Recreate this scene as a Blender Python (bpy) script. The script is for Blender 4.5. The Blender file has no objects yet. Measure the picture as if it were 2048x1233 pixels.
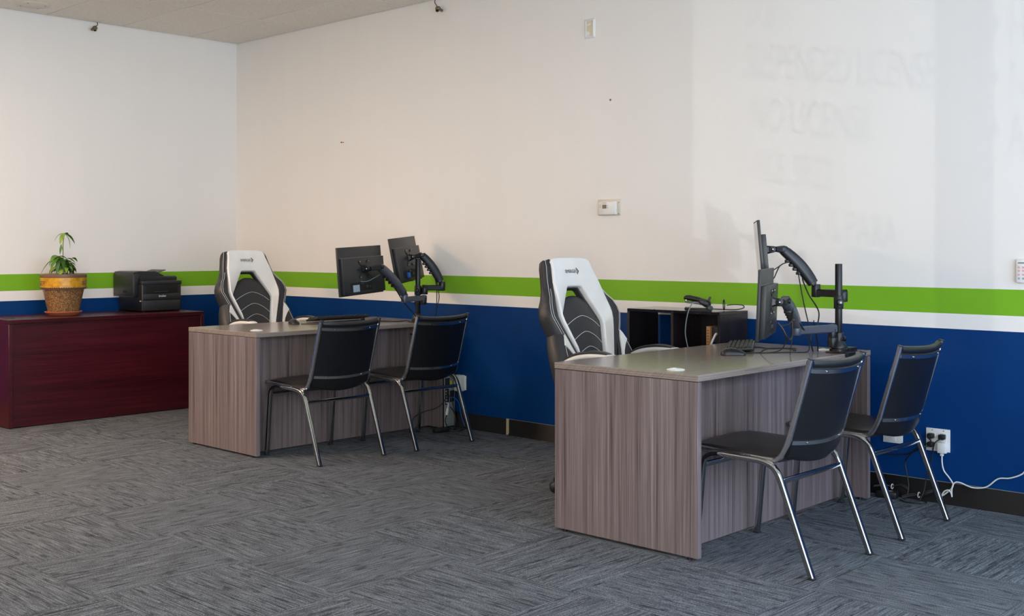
import bpy, bmesh, math, random
from mathutils import Vector, Matrix

# ------------------------------------------------------------------ camera, world, lights, exposure
SC = bpy.context.scene
COL = SC.collection
PI = math.pi
R = math.radians

cam_data = bpy.data.cameras.new('camera')
cam = bpy.data.objects.new('camera', cam_data)
COL.objects.link(cam)
cam.location = (0, 0, 1.26)
cam.rotation_euler = (R(90), 0, R(-46.7))
cam_data.sensor_width = 36
cam_data.lens = 2243 / 2048 * 36
cam_data.shift_y = -120.5 / 2048
cam_data.clip_start = 0.05
SC.camera = cam

SC.view_settings.view_transform = 'Standard'
SC.view_settings.look = 'None'
SC.view_settings.exposure = 0.06
SC.view_settings.gamma = 1.0
SC.view_settings.use_curve_mapping = False
SC.cycles.use_denoising = True
SC.cycles.max_bounces = 8
SC.cycles.diffuse_bounces = 5
SC.cycles.caustics_reflective = False
SC.cycles.caustics_refractive = False
SC.cycles.sample_clamp_indirect = 6

world = bpy.data.worlds.new('sky')
SC.world = world
world.use_nodes = True
bg = world.node_tree.nodes['Background']
bg.inputs['Color'].default_value = (0.96, 0.87, 0.92, 1)
bg.inputs['Strength'].default_value = 1.35


def area_light(name, loc, rot, sx, sy, power, color, spread=180):
    d = bpy.data.lights.new(name, 'AREA')
    d.shape = 'RECTANGLE'
    d.size, d.size_y = sx, sy
    d.energy = power
    d.color = color
    d.spread = R(spread)
    o = bpy.data.objects.new(name, d)
    COL.objects.link(o)
    o.location = loc
    o.rotation_euler = rot
    return o


# daylight entering through the shop-front glazing (behind the camera)
area_light('added_fill_left', (-1.9, -0.95, 1.45), (R(90), 0, 0), 2.6, 2.5, 232, (1.0, 0.90, 0.74))  # warm fill added with the left bays to brighten the left wall
area_light('daylight_middle', (1.0, -0.95, 1.45), (R(90), 0, 0), 2.9, 2.5, 176, (0.70, 0.83, 1.0))
area_light('daylight_right', (4.0, -0.95, 1.45), (R(90), 0, 0), 2.6, 2.5, 100, (0.54, 0.73, 1.0))
# ceiling lamps, all outside the frame; the one by the left wall is warm
TROFFERS = [(0.4, 7.6, 165, (1.0, 0.61, 0.34)), (-0.9, 6.4, 28, (1.0, 0.96, 0.94)), (-1.6, 3.4, 11, (1.0, 0.96, 0.94)),
            (3.0, 6.2, 16, (1.0, 0.96, 0.94))]
for tx, ty, tp, tc in TROFFERS:
    area_light('ceiling_lamp_glow', (tx, ty, 3.0), (0, 0, 0), 0.55, 1.15, tp, tc)
# low sunlight thrown up and in through the right-hand panes by a bright surface in the parking lot
SUN_DIR = Vector((1.0, 1.0, 0.161)).normalized()
spot_d = bpy.data.lights.new('reflected_sun', 'SPOT')
spot_d.energy = 18000
spot_d.shadow_soft_size = 0.12
spot_d.spot_size = R(3.6)
spot_d.spot_blend = 0.25
spot_d.color = (1.0, 0.98, 0.94)
spot = bpy.data.objects.new('reflected_sun', spot_d)
COL.objects.link(spot)
spot.location = Vector((3.15, -0.6, 1.45)) - SUN_DIR * 60
spot.rotation_euler = (-SUN_DIR).to_track_quat('Z', 'Y').to_euler()


# ------------------------------------------------------------------ materials
def lin(c):
    out = []
    for v in c:
        v = v / 255.0
        out.append(v / 12.92 if v <= 0.04045 else ((v + 0.055) / 1.055) ** 2.4)
    return (out[0], out[1], out[2], 1.0)


class NT:
    def __init__(self, name):
        self.m = bpy.data.materials.new(name)
        self.m.use_nodes = True
        self.t = self.m.node_tree
        self.n = self.t.nodes
        self.p = self.n['Principled BSDF']
        self.out = self.n['Material Output']

    def node(self, typ, **kw):
        nd = self.n.new(typ)
        for k, v in kw.items():
            setattr(nd, k, v)
        return nd

    def link(self, a, b):
        self.t.links.new(a, b)

    def setp(self, **kw):
        for k, v in kw.items():
            self.p.inputs[k.replace('_', ' ')].default_value = v

    def coords(self, kind='Object'):
        return self.node('ShaderNodeTexCoord').outputs[kind]

    def mapping(self, vec, scale=(1, 1, 1), loc=(0, 0, 0), rot=(0, 0, 0)):
        m = self.node('ShaderNodeMapping')
        m.inputs['Scale'].default_value = scale
        m.inputs['Location'].default_value = loc
        m.inputs['Rotation'].default_value = rot
        self.link(vec, m.inputs['Vector'])
        return m.outputs[0]

    def noise(self, vec, scale=1.0, detail=2.0, rough=0.5, dist=0.0):
        nd = self.node('ShaderNodeTexNoise')
        nd.inputs['Scale'].default_value = scale
        nd.inputs['Detail'].default_value = detail
        nd.inputs['Roughness'].default_value = rough
        nd.inputs['Distortion'].default_value = dist
        self.link(vec, nd.inputs['Vector'])
        return nd.outputs['Fac']

    def ramp(self, fac, stops, interp='LINEAR'):
        nd = self.node('ShaderNodeValToRGB')
        cr = nd.color_ramp
        cr.interpolation = interp
        while len(cr.elements) < len(stops):
            cr.elements.new(0.5)
        for e, (pos, c) in zip(cr.elements, stops):
            e.position = pos
            e.color = c if len(c) == 4 else lin(c)
        self.link(fac, nd.inputs[0])
        return nd.outputs[0]

    def mix(self, fac, a, b, mode='MIX'):
        nd = self.node('ShaderNodeMix', data_type='RGBA', blend_type=mode)
        for src, sock in ((fac, nd.inputs[0]), (a, nd.inputs[6]), (b, nd.inputs[7])):
            if hasattr(src, 'default_value') or hasattr(src, 'links'):
                self.link(src, sock)
            else:
                sock.default_value = src
        return nd.outputs[2]

    def math(self, op, a, b=None):
        nd = self.node('ShaderNodeMath', operation=op)
        for i, s in enumerate((a, b)):
            if s is None:
                continue
            if hasattr(s, 'links'):
                self.link(s, nd.inputs[i])
            else:
                nd.inputs[i].default_value = s
        return nd.outputs[0]

    def bump(self, h, strength=0.2, dist=0.01):
        nd = self.node('ShaderNodeBump')
        nd.inputs['Strength'].default_value = strength
        nd.inputs['Distance'].default_value = dist
        self.link(h, nd.inputs['Height'])
        self.link(nd.outputs[0], self.p.inputs['Normal'])


def plain(name, c, rough=0.5, metal=0.0, spec=0.5, bump=None, coat=0.0):
    m = NT(name)
    m.setp(Base_Color=lin(c), Roughness=rough, Metallic=metal)
    m.p.inputs['Specular IOR Level'].default_value = spec
    if coat:
        m.p.inputs['Coat Weight'].default_value = coat
        m.p.inputs['Coat Roughness'].default_value = 0.15
    co = m.coords()
    # faint tone variation keeps large faces from reading as flat colour
    f = m.noise(co, 6.0, 3.0)
    a = tuple(max(0, v * 0.94) for v in lin(c)[:3]) + (1,)
    b = tuple(min(1, v * 1.05) for v in lin(c)[:3]) + (1,)
    m.link(m.ramp(f, [(0.3, a), (0.7, b)]), m.p.inputs['Base Color'])
    if bump:
        m.bump(m.noise(co, bump[0], 3.0), bump[1], 0.004)
    return m.m


def wall_paint():
    m = NT('wall_paint')
    co = m.coords()
    sep = m.node('ShaderNodeSeparateXYZ')
    m.link(co, sep.inputs[0])
    z = m.math('DIVIDE', sep.outputs['Z'], 3.2)
    white = (235, 233, 231)
    col = m.ramp(z, [(0.0, (0, 55, 115)), (0.854 / 3.2, (238, 236, 235)), (0.935 / 3.2, (121, 178, 42)),
                     (1.059 / 3.2, white)], 'CONSTANT')
    # roller streaks
    st = m.noise(m.mapping(co, (3.5, 3.5, 0.5)), 2.0, 3.0)
    sc = m.ramp(st, [(0.3, (0.985, 0.985, 0.985, 1)), (0.7, (1, 1, 1, 1))])
    m.link(m.mix(1.0, col, sc, 'MULTIPLY'), m.p.inputs['Base Color'])
    m.setp(Roughness=0.42)
    m.p.inputs['Specular IOR Level'].default_value = 0.2
    m.bump(m.noise(co, 160.0, 2.0), 0.05, 0.002)
    return m.m


def carpet():
    m = NT('carpet_loop')
    co = m.coords()
    oi = m.node('ShaderNodeObjectInfo')
    rnd = m.math('MULTIPLY', oi.outputs['Random'], 57.0)
    comb = m.node('ShaderNodeCombineXYZ')
    m.link(rnd, comb.inputs[2])
    m.link(m.math('MULTIPLY', rnd, 0.37), comb.inputs[0])
    add = m.node('ShaderNodeVectorMath', operation='ADD')
    m.link(co, add.inputs[0])
    m.link(comb.outputs[0], add.inputs[1])
    v = add.outputs[0]
    ribs = m.noise(m.mapping(v, (6.5, 175, 1)), 1.0, 2.0, 0.6)
    lines = m.noise(m.mapping(v, (3.2, 120, 1), (4.1, 2.3, 0)), 1.0, 1.0, 0.5)
    dash = m.noise(m.mapping(v, (12, 32, 1)), 1.0, 2.0, 0.6)
    fleck = m.noise(m.mapping(v, (260, 250, 1)), 1.0, 2.0, 0.7)
    c1 = m.ramp(ribs, [(0.30, (70, 74, 80)), (0.5, (95, 100, 107)), (0.70, (124, 130, 137))])
    ln = m.ramp(lines, [(0.34, (0.48, 0.48, 0.49, 1)), (0.42, (1, 1, 1, 1))])
    d = m.ramp(dash, [(0.32, (0.52, 0.52, 0.53, 1)), (0.43, (1, 1, 1, 1))])
    c2 = m.mix(1.0, m.mix(1.0, c1, ln, 'MULTIPLY'), d, 'MULTIPLY')
    f = m.ramp(fleck, [(0.30, (0.35, 0.34, 0.35, 1)), (0.5, (1.0, 1.0, 1.0, 1)), (0.70, (2.0, 2.05, 2.1, 1))])
    c3 = m.mix(1.0, c2, f, 'MULTIPLY')
    m.link(c3, m.p.inputs['Base Color'])
    m.setp(Roughness=0.95)
    m.p.inputs['Specular IOR Level'].default_value = 0.15
    h = m.math('ADD', m.math('MULTIPLY', ribs, 0.6), fleck)
    m.bump(h, 0.45, 0.005)
    return m.m


def ceiling_mat():
    m = NT('ceiling_tile')
    co = m.coords()
    oi = m.node('ShaderNodeObjectInfo')
    f = m.noise(co, 120.0, 3.0, 0.7)
    c = m.ramp(f, [(0.32, (206, 200, 190)), (0.5, (232, 226, 217)), (0.7, (240, 235, 227))])
    t = m.ramp(oi.outputs['Random'], [(0.0, (0.96, 0.955, 0.95, 1)), (1.0, (1, 1, 1, 1))])
    m.link(m.mix(1.0, c, t, 'MULTIPLY'), m.p.inputs['Base Color'])
    m.setp(Roughness=0.9)
    m.bump(f, 0.35, 0.004)
    return m.m


def laminate(name, along, stops, wide=42.0, fine=270.0, rough=0.32):
    """wood-look laminate, grain running along 'x' or 'z' of the object"""
    m = NT(name)
    co = m.coords()
    sep = m.node('ShaderNodeSeparateXYZ')
    m.link(co, sep.inputs[0])
    if along == 'z':
        s = m.math('ADD', sep.outputs['X'], sep.outputs['Y'])
        l = sep.outputs['Z']
    else:
        s = m.math('ADD', sep.outputs['Y'], sep.outputs['Z'])
        l = sep.outputs['X']
    cb = m.node('ShaderNodeCombineXYZ')
    m.link(s, cb.inputs[0])
    m.link(l, cb.inputs[1])
    v = cb.outputs[0]
    a = m.noise(m.mapping(v, (fine, 1.6, 1)), 1.0, 3.0, 0.65)
    b = m.noise(m.mapping(v, (wide, 0.6, 1), (3, 1, 0)), 1.0, 2.0, 0.5)
    k = m.math('ADD', m.math('MULTIPLY', a, 0.62), m.math('MULTIPLY', b, 0.38))
    m.link(m.ramp(k, stops), m.p.inputs['Base Color'])
    m.setp(Roughness=rough)
    m.p.inputs['Specular IOR Level'].default_value = 0.45
    m.bump(a, 0.06, 0.002)
    return m.m


def pot_mosaic():
    m = NT('pot_speckle')
    co = m.coords()
    v = m.node('ShaderNodeTexVoronoi')
    v.inputs['Scale'].default_value = 120.0
    m.link(co, v.inputs['Vector'])
    n = m.noise(co, 85.0, 4.0, 0.75)
    c = m.ramp(m.math('ADD', m.math('MULTIPLY', n, 0.7), m.math('MULTIPLY', v.outputs['Distance'], 0.45)),
               [(0.38, (58, 38, 34)), (0.50, (100, 74, 60)), (0.57, (142, 102, 46)), (0.63, (108, 84, 76)), (0.70, (178, 134, 58)), (0.80, (120, 98, 90)), (0.88, (206, 190, 176))])
    m.link(c, m.p.inputs['Base Color'])
    m.setp(Roughness=0.35)
    return m.m


def pot_yellow():
    m = NT('pot_yellow_glaze')
    co = m.coords()
    n = m.noise(co, 22.0, 4.0, 0.6)
    m.link(m.ramp(n, [(0.35, (168, 112, 14)), (0.55, (200, 148, 34)), (0.75, (216, 176, 70))]), m.p.inputs['Base Color'])
    m.setp(Roughness=0.3)
    return m.m


def leaf_mat():
    m = NT('leaf_green')
    co = m.coords()
    oi = m.node('ShaderNodeObjectInfo')
    n = m.noise(co, 30.0, 3.0)
    k = m.math('ADD', m.math('MULTIPLY', n, 0.5), m.math('MULTIPLY', oi.outputs['Random'], 0.5))
    m.link(m.ramp(k, [(0.2, (40, 76, 20)), (0.5, (74, 116, 32)), (0.8, (132, 162, 56))]), m.p.inputs['Base Color'])
    m.setp(Roughness=0.4)
    return m.m


def glass_mat():
    m = NT('window_glass')
    tr = m.node('ShaderNodeBsdfTransparent')
    tr.inputs[0].default_value = (0.96, 0.98, 0.97, 1)
    gl = m.node('ShaderNodeBsdfGlossy')
    gl.inputs['Roughness'].default_value = 0.02
    fr = m.node('ShaderNodeFresnel')
    fr.inputs[0].default_value = 1.45
    mx = m.node('ShaderNodeMixShader')
    geo = m.node('ShaderNodeNewGeometry')
    m.link(m.math('MULTIPLY', fr.outputs[0], m.math('SUBTRACT', 1.0, geo.outputs['Backfacing'])), mx.inputs[0])
    m.link(tr.outputs[0], mx.inputs[1])
    m.link(gl.outputs[0], mx.inputs[2])
    m.link(mx.outputs[0], m.out.inputs['Surface'])
    return m.m


def lamp_mat():
    m = NT('lamp_diffuser')
    m.setp(Base_Color=(1, 1, 1, 1))
    m.p.inputs['Emission Color'].default_value = (1.0, 0.86, 0.70, 1)
    m.p.inputs['Emission Strength'].default_value = 2.5
    return m.m


M = {}
M['wall'] = wall_paint()
M['carpet'] = carpet()
M['ceiling'] = ceiling_mat()
M['glass'] = glass_mat()
M['lamp'] = lamp_mat()
GREY_STOPS = [(0.28, (56, 46, 46)), (0.40, (92, 80, 81)), (0.50, (116, 105, 107)), (0.60, (135, 125, 127)), (0.72, (172, 162, 162))]
M['grey_side'] = laminate('grey_laminate_upright', 'z', GREY_STOPS)
M['grey_top'] = laminate('grey_laminate_top', 'x', [(0.3, (112, 101, 97)), (0.45, (138, 127, 121)), (0.6, (152, 141, 135)), (0.72, (166, 156, 149))], 26, 110, 0.19)
M['red_wood'] = laminate('mahogany_laminate', 'x', [(0.3, (34, 8, 13)), (0.45, (58, 13, 21)), (0.58, (74, 18, 28)), (0.72, (94, 28, 38))], 16, 110, 0.30)
M['chrome'] = plain('chrome', (172, 172, 172), 0.12, 1.0)
M['chrome_dull'] = plain('brushed_chrome', (132, 134, 140), 0.22, 1.0)
M['chrome_strap'] = plain('satin_chrome', (214, 216, 220), 0.20, 1.0)
M['vinyl'] = plain('black_vinyl', (17, 18, 22), 0.36, 0, 0.5, (180.0, 0.10))
M['vinyl_seat'] = plain('seat_vinyl', (34, 29, 30), 0.34, 0, 0.5, (180.0, 0.08))
M['leather_black'] = plain('black_leatherette', (44, 44, 48), 0.45, 0, 0.45, (220.0, 0.12))
M['leather_white'] = plain('white_leatherette', (232, 231, 230), 0.42, 0, 0.45, (220.0, 0.06))
M['thread'] = plain('white_thread', (214, 214, 216), 0.7)
M['print_black'] = plain('black_print', (30, 30, 32), 0.6)
M['plastic_black'] = plain('black_plastic', (24, 24, 27), 0.38, 0, 0.5, (260.0, 0.05))
M['plastic_dark'] = plain('charcoal_plastic', (36, 37, 41), 0.42, 0, 0.5, (260.0, 0.05))
M['plastic_slate'] = plain('slate_plastic', (70, 76, 92), 0.40)
M['key'] = plain('key_plastic', (38, 39, 43), 0.48)
M['metal_black'] = plain('black_powder_coat', (30, 32, 37), 0.34, 0.35, 0.5)
M['metal_grey'] = plain('grey_powder_coat', (84, 88, 100), 0.36, 0.4)
M['screen'] = plain('dark_screen', (14, 15, 18), 0.12)
M['hole'] = plain('dark_recess', (6, 6, 7), 0.8)
M['white_plastic'] = plain('white_plastic', (226, 227, 226), 0.38)
M['ivory'] = plain('ivory_plate', (214, 205, 186), 0.5)
M['cable_black'] = plain('black_cable', (24, 24, 26), 0.5)
M['cable_white'] = plain('white_cable', (226, 226, 226), 0.45)
M['cable_blue'] = plain('blue_cable', (24, 84, 160), 0.45)
M['cable_grey'] = plain('grey_cable', (128, 138, 146), 0.45)
M['baseboard'] = plain('black_rubber_base', (14, 13, 14), 0.40)
M['bare_wall'] = plain('bare_plaster', (188, 176, 148), 0.8)
M['espresso'] = laminate('espresso_wood', 'z', [(0.3, (20, 16, 18)), (0.5, (30, 25, 28)), (0.7, (42, 37, 41))], 20, 90, 0.36)
M['espresso_top'] = laminate('espresso_wood_top', 'x', [(0.3, (22, 18, 20)), (0.7, (38, 33, 36))], 20, 90, 0.10)
M['kraft'] = plain('kraft_card', (176, 128, 86), 0.7)
M['terracotta'] = plain('terracotta', (178, 98, 70), 0.7)
M['pot'] = pot_mosaic()
M['pot_yellow'] = pot_yellow()
M['pot_rim'] = plain('pot_brown_glaze', (108, 82, 64), 0.45, 0, 0.5, (70.0, 0.3))
M['soil'] = plain('potting_soil', (50, 36, 26), 0.95, 0, 0.2, (90.0, 0.6))
M['leaf'] = leaf_mat()
M['stem'] = plain('plant_stem', (120, 124, 70), 0.6)
M['lcd'] = plain('lcd_green', (92, 92, 78), 0.25)
M['steel'] = plain('galvanised_steel', (158, 170, 174), 0.42, 0.35)
M['sticker'] = plain('pale_sticker', (150, 168, 186), 0.6)
M['yellow'] = plain('yellow_sticker', (196, 196, 60), 0.6)
M['red'] = plain('red_plastic', (190, 40, 40), 0.5)
M['pink'] = plain('pink_print', (226, 170, 176), 0.6)
M['grey_print'] = plain('grey_print', (120, 122, 124), 0.6)
M['brass'] = plain('dusty_brass', (128, 112, 92), 0.42, 0.7)
M['metal_white'] = plain('white_enamel', (210, 203, 190), 0.5)
M['alu'] = plain('aluminium_frame', (120, 124, 128), 0.35, 0.9)
M['vinyl_letter'] = plain('white_vinyl_letter', (230, 230, 230), 0.5)
M['tie_red'] = plain('red_pin', (170, 30, 30), 0.5)


# ------------------------------------------------------------------ mesh helpers
def V(*a):
    return Vector(a)


class MB:
    def __init__(self):
        self.bm = bmesh.new()

    def merge(self, tmp):
        me = bpy.data.meshes.new('tmp')
        tmp.to_mesh(me)
        tmp.free()
        self.bm.from_mesh(me)
        bpy.data.meshes.remove(me)
        return self

    def box(self, c, s, bevel=0.0, mat=None, seg=2):
        t = bmesh.new()
        bmesh.ops.create_cube(t, size=1.0)
        for v in t.verts:
            v.co = Vector((v.co.x * s[0], v.co.y * s[1], v.co.z * s[2]))
        if bevel > 0:
            bmesh.ops.bevel(t, geom=list(t.edges), offset=min(bevel, min(s) * 0.49), segments=seg, profile=0.5, affect='EDGES')
        mm = Matrix.Translation(Vector(c)) @ (mat.to_4x4() if mat is not None else Matrix.Identity(4))
        t.transform(mm)
        return self.merge(t)

    def box2(self, lo, hi, bevel=0.0, seg=2):
        c = [(a + b) / 2 for a, b in zip(lo, hi)]
        s = [abs(b - a) for a, b in zip(lo, hi)]
        return self.box(c, s, bevel, None, seg)

    def cyl(self, p0, p1, r0, r1=None, n=20, bevel=0.0):
        p0, p1 = Vector(p0), Vector(p1)
        r1 = r0 if r1 is None else r1
        d = p1 - p0
        t = bmesh.new()
        bmesh.ops.create_cone(t, cap_ends=True, cap_tris=False, segments=n, radius1=r0, radius2=r1, depth=d.length)
        if bevel > 0:
            ed = [e for e in t.edges if len(e.link_faces) == 2 and any(len(f.verts) == n for f in e.link_faces)]
            bmesh.ops.bevel(t, geom=ed, offset=bevel, segments=2, profile=0.5, affect='EDGES')
        q = d.to_track_quat('Z', 'Y').to_matrix().to_4x4()
        t.transform(Matrix.Translation((p0 + p1) / 2) @ q)
        return self.merge(t)

    def sphere(self, c, r, sc=(1, 1, 1), n=16):
        t = bmesh.new()
        bmesh.ops.create_uvsphere(t, u_segments=n, v_segments=max(6, n // 2), radius=r)
        t.transform(Matrix.Translation(Vector(c)) @ Matrix.Diagonal((sc[0], sc[1], sc[2], 1)))
        return self.merge(t)

    def lathe(self, prof, c=(0, 0, 0), n=32, cap=True):
        bm = self.bm
        rings = []
        for r, z in prof:
            rings.append([bm.verts.new((c[0] + r * math.cos(2 * PI * i / n), c[1] + r * math.sin(2 * PI * i / n), c[2] + z)) for i in range(n)])
        for a, b in zip(rings, rings[1:]):
            for i in range(n):
                bm.faces.new((a[i], a[(i + 1) % n], b[(i + 1) % n], b[i]))
        if cap:
            bm.faces.new(list(reversed(rings[0])))
            bm.faces.new(rings[-1])
        return self

    def loft(self, rings, caps=True, closed=True):
        bm = self.bm
        rv = [[bm.verts.new(Vector(p)) for p in ring] for ring in rings]
        m = len(rv[0])
        for a, b in zip(rv, rv[1:]):
            for i in range(m if closed else m - 1):
                j = (i + 1) % m
                bm.faces.new((a[i], a[j], b[j], b[i]))
        if caps and closed:
            bm.faces.new(list(reversed(rv[0])))
            bm.faces.new(rv[-1])
        return self

    def sweep(self, path, prof, up=None, caps=True):
        """prof: 2D points (side, up) carried along path; per-point list of profiles allowed"""
        pts = [Vector(p) for p in path]
        n = len(pts)
        tang = []
        for i in range(n):
            t = pts[min(i + 1, n - 1)] - pts[max(i - 1, 0)]
            tang.append(t.normalized())
        rings = []
        u = Vector(up) if up is not None else None
        if u is None:
            t0 = tang[0]
            u = Vector((0, 0, 1)) if abs(t0.z) < 0.9 else Vector((1, 0, 0))
        u = (u - tang[0] * u.dot(tang[0])).normalized()
        for i in range(n):
            if i:
                u = (u - tang[i] * u.dot(tang[i]))
                if u.length < 1e-6:
                    u = Vector((1, 0, 0))
                u.normalize()
            s = tang[i].cross(u)
            pr = prof[i] if isinstance(prof[0][0], (tuple, list)) else prof
            rings.append([pts[i] + s * a + u * b for a, b in pr])
        return self.loft(rings, caps)

    def tube(self, path, r, n=8, up=None):
        return self.sweep(path, [(r * math.cos(2 * PI * i / n), r * math.sin(2 * PI * i / n)) for i in range(n)], up)

    def prism(self, poly, fn, f0, f1, bevel=0.0, seg=2):
        """polygon (a,b) mapped by fn(a,b,depth); extruded from depth f0 to f1"""
        t = bmesh.new()
        va = [t.verts.new(fn(a, b, f0)) for a, b in poly]
        vb = [t.verts.new(fn(a, b, f1)) for a, b in poly]
        n = len(poly)
        fa = t.faces.new(va)
        fb = t.faces.new(list(reversed(vb)))
        for i in range(n):
            j = (i + 1) % n
            t.faces.new((va[j], va[i], vb[i], vb[j]))
        bmesh.ops.recalc_face_normals(t, faces=list(t.faces))
        if bevel > 0:
            ed = [e for e in t.edges if (fa in e.link_faces) or (fb in e.link_faces)]
            bmesh.ops.bevel(t, geom=ed, offset=bevel, segments=seg, profile=0.5, affect='EDGES')
        big = [f for f in t.faces if len(f.verts) > 4]
        if big:
            bmesh.ops.triangulate(t, faces=big)
        return self.merge(t)

    def rect_rings(self, x0, x1, y0, y1, prof):
        """slab whose edge follows prof [(inset, z)]"""
        rings = []
        for ins, z in prof:
            rings.append([(x0 + ins, y0 + ins, z), (x1 - ins, y0 + ins, z), (x1 - ins, y1 - ins, z), (x0 + ins, y1 - ins, z)])
        return self.loft(rings)

    def transform(self, mat):
        self.bm.transform(mat)
        return self

    def mesh(self, name, mat, angle=38.0):
        bm = self.bm
        bmesh.ops.recalc_face_normals(bm, faces=list(bm.faces))
        lim = R(angle)
        for f in bm.faces:
            f.smooth = True
        for e in bm.edges:
            if len(e.link_faces) == 2:
                e.smooth = e.calc_face_angle(0.0) < lim
            else:
                e.smooth = True
        me = bpy.data.meshes.new(name)
        bm.to_mesh(me)
        bm.free()
        if mat is not None:
            me.materials.append(M[mat] if isinstance(mat, str) else mat)
        return me

    def build(self, name, mat, parent=None, angle=38.0, kind=None, label=None):
        o = bpy.data.objects.new(name, self.mesh(name, mat, angle))
        COL.objects.link(o)
        if parent is not None:
            o.parent = parent
        if kind:
            o['kind'] = kind
        if label:
            o['label'] = label
        return o


def root(name, label, cat, loc=(0, 0, 0), rz=0.0, group=None, mat=None):
    o = bpy.data.objects.new(name, None)
    COL.objects.link(o)
    o.empty_display_size = 0.1
    if mat is not None:
        o.matrix_world = mat
    else:
        o.location = loc
        o.rotation_euler = (0, 0, rz)
    return tag(o, label, cat, group)


def tag(o, label, cat, group=None):
    o['label'] = label
    o['category'] = cat
    if group:
        o['group'] = group
    return o


def struct(o):
    o['kind'] = 'structure'
    return o


def copy_tree(o, parent=None):
    c = o.copy()
    COL.objects.link(c)
    if parent is not None:
        c.parent = parent
    for ch in list(o.children):
        copy_tree(ch, c)
    return c


def fillet(pts, r, n=5):
    """round the corners of a polyline"""
    P = [Vector(p) for p in pts]
    out = [P[0]]
    for i in range(1, len(P) - 1):
        a, b, c = P[i - 1], P[i], P[i + 1]
        ri = r[i] if isinstance(r, (list, tuple)) else r
        d1 = min(ri, (a - b).length * 0.48)
        d2 = min(ri, (c - b).length * 0.48)
        s = b + (a - b).normalized() * d1
        e = b + (c - b).normalized() * d2
        for k in range(n + 1):
            t = k / n
            out.append(s * (1 - t) ** 2 + b * 2 * t * (1 - t) + e * t * t)
    out.append(P[-1])
    return out


def smooth_path(pts, n=6):
    P = [Vector(p) for p in pts]
    if len(P) < 3:
        return P
    Q = [P[0] * 2 - P[1]] + P + [P[-1] * 2 - P[-2]]
    out = []
    for i in range(1, len(Q) - 2):
        p0, p1, p2, p3 = Q[i - 1], Q[i], Q[i + 1], Q[i + 2]
        for k in range(n):
            t = k / n
            out.append(0.5 * ((2 * p1) + (p2 - p0) * t + (2 * p0 - 5 * p1 + 4 * p2 - p3) * t * t + (3 * p1 - p0 - 3 * p2 + p3) * t ** 3))
    out.append(P[-1])
    return out


def rrect(w, h, r=0.25):
    """chamfered rectangular profile"""
    a, b = w / 2, h / 2
    c = min(a, b) * r
    return [(-a + c, -b), (a - c, -b), (a, -b + c), (a, b - c), (a - c, b), (-a + c, b), (-a, b - c), (-a, -b + c)]


def oval(w, h, n=20, p=4.2):
    out = []
    for i in range(n):
        a = 2 * PI * i / n
        c, q = math.cos(a), math.sin(a)
        out.append((w / 2 * math.copysign(abs(c) ** (2 / p), c), h / 2 * math.copysign(abs(q) ** (2 / p), q)))
    return out



def text_bm(s, size, depth, mat4, sx=1.0, bold=0.0, spacing=1.0):
    cu = bpy.data.curves.new('txt', 'FONT')
    cu.body = s
    cu.size = size
    cu.extrude = depth
    cu.offset = bold
    cu.space_character = spacing
    cu.align_x = 'LEFT'
    o = bpy.data.objects.new('txt', cu)
    COL.objects.link(o)
    dg = bpy.context.evaluated_depsgraph_get()
    dg.update()
    me = bpy.data.meshes.new_from_object(o.evaluated_get(dg))
    bpy.data.objects.remove(o)
    bpy.data.curves.remove(cu)
    mb = MB()
    mb.bm.from_mesh(me)
    bpy.data.meshes.remove(me)
    mb.bm.transform(mat4 @ Matrix.Diagonal((sx, 1, 1, 1)))
    return mb


def cable(label, pts, r=0.003, mat='cable_black', group=None, smooth=True, name='cable'):
    o = MB().tube(smooth_path(pts, 6) if smooth else pts, r, 7).build(name, mat)
    return tag(o, label, 'cable', group)


# ------------------------------------------------------------------ room shell
XR, YB, ZC = 5.48, 8.47, 3.04
XL, YF = -3.5, -0.6
struct(MB().box2((XR, YF - 0.15, -0.1), (XR + 0.15, YB + 0.15, ZC + 0.2)).build('wall_right', 'wall'))
struct(MB().box2((XL - 0.15, YB, -0.1), (XR, YB + 0.15, ZC + 0.2)).build('wall_left', 'wall'))
struct(MB().box2((XL - 0.15, YF - 0.15, -0.1), (XL, YB, ZC + 0.2)).build('wall_rear', 'wall'))
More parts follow.
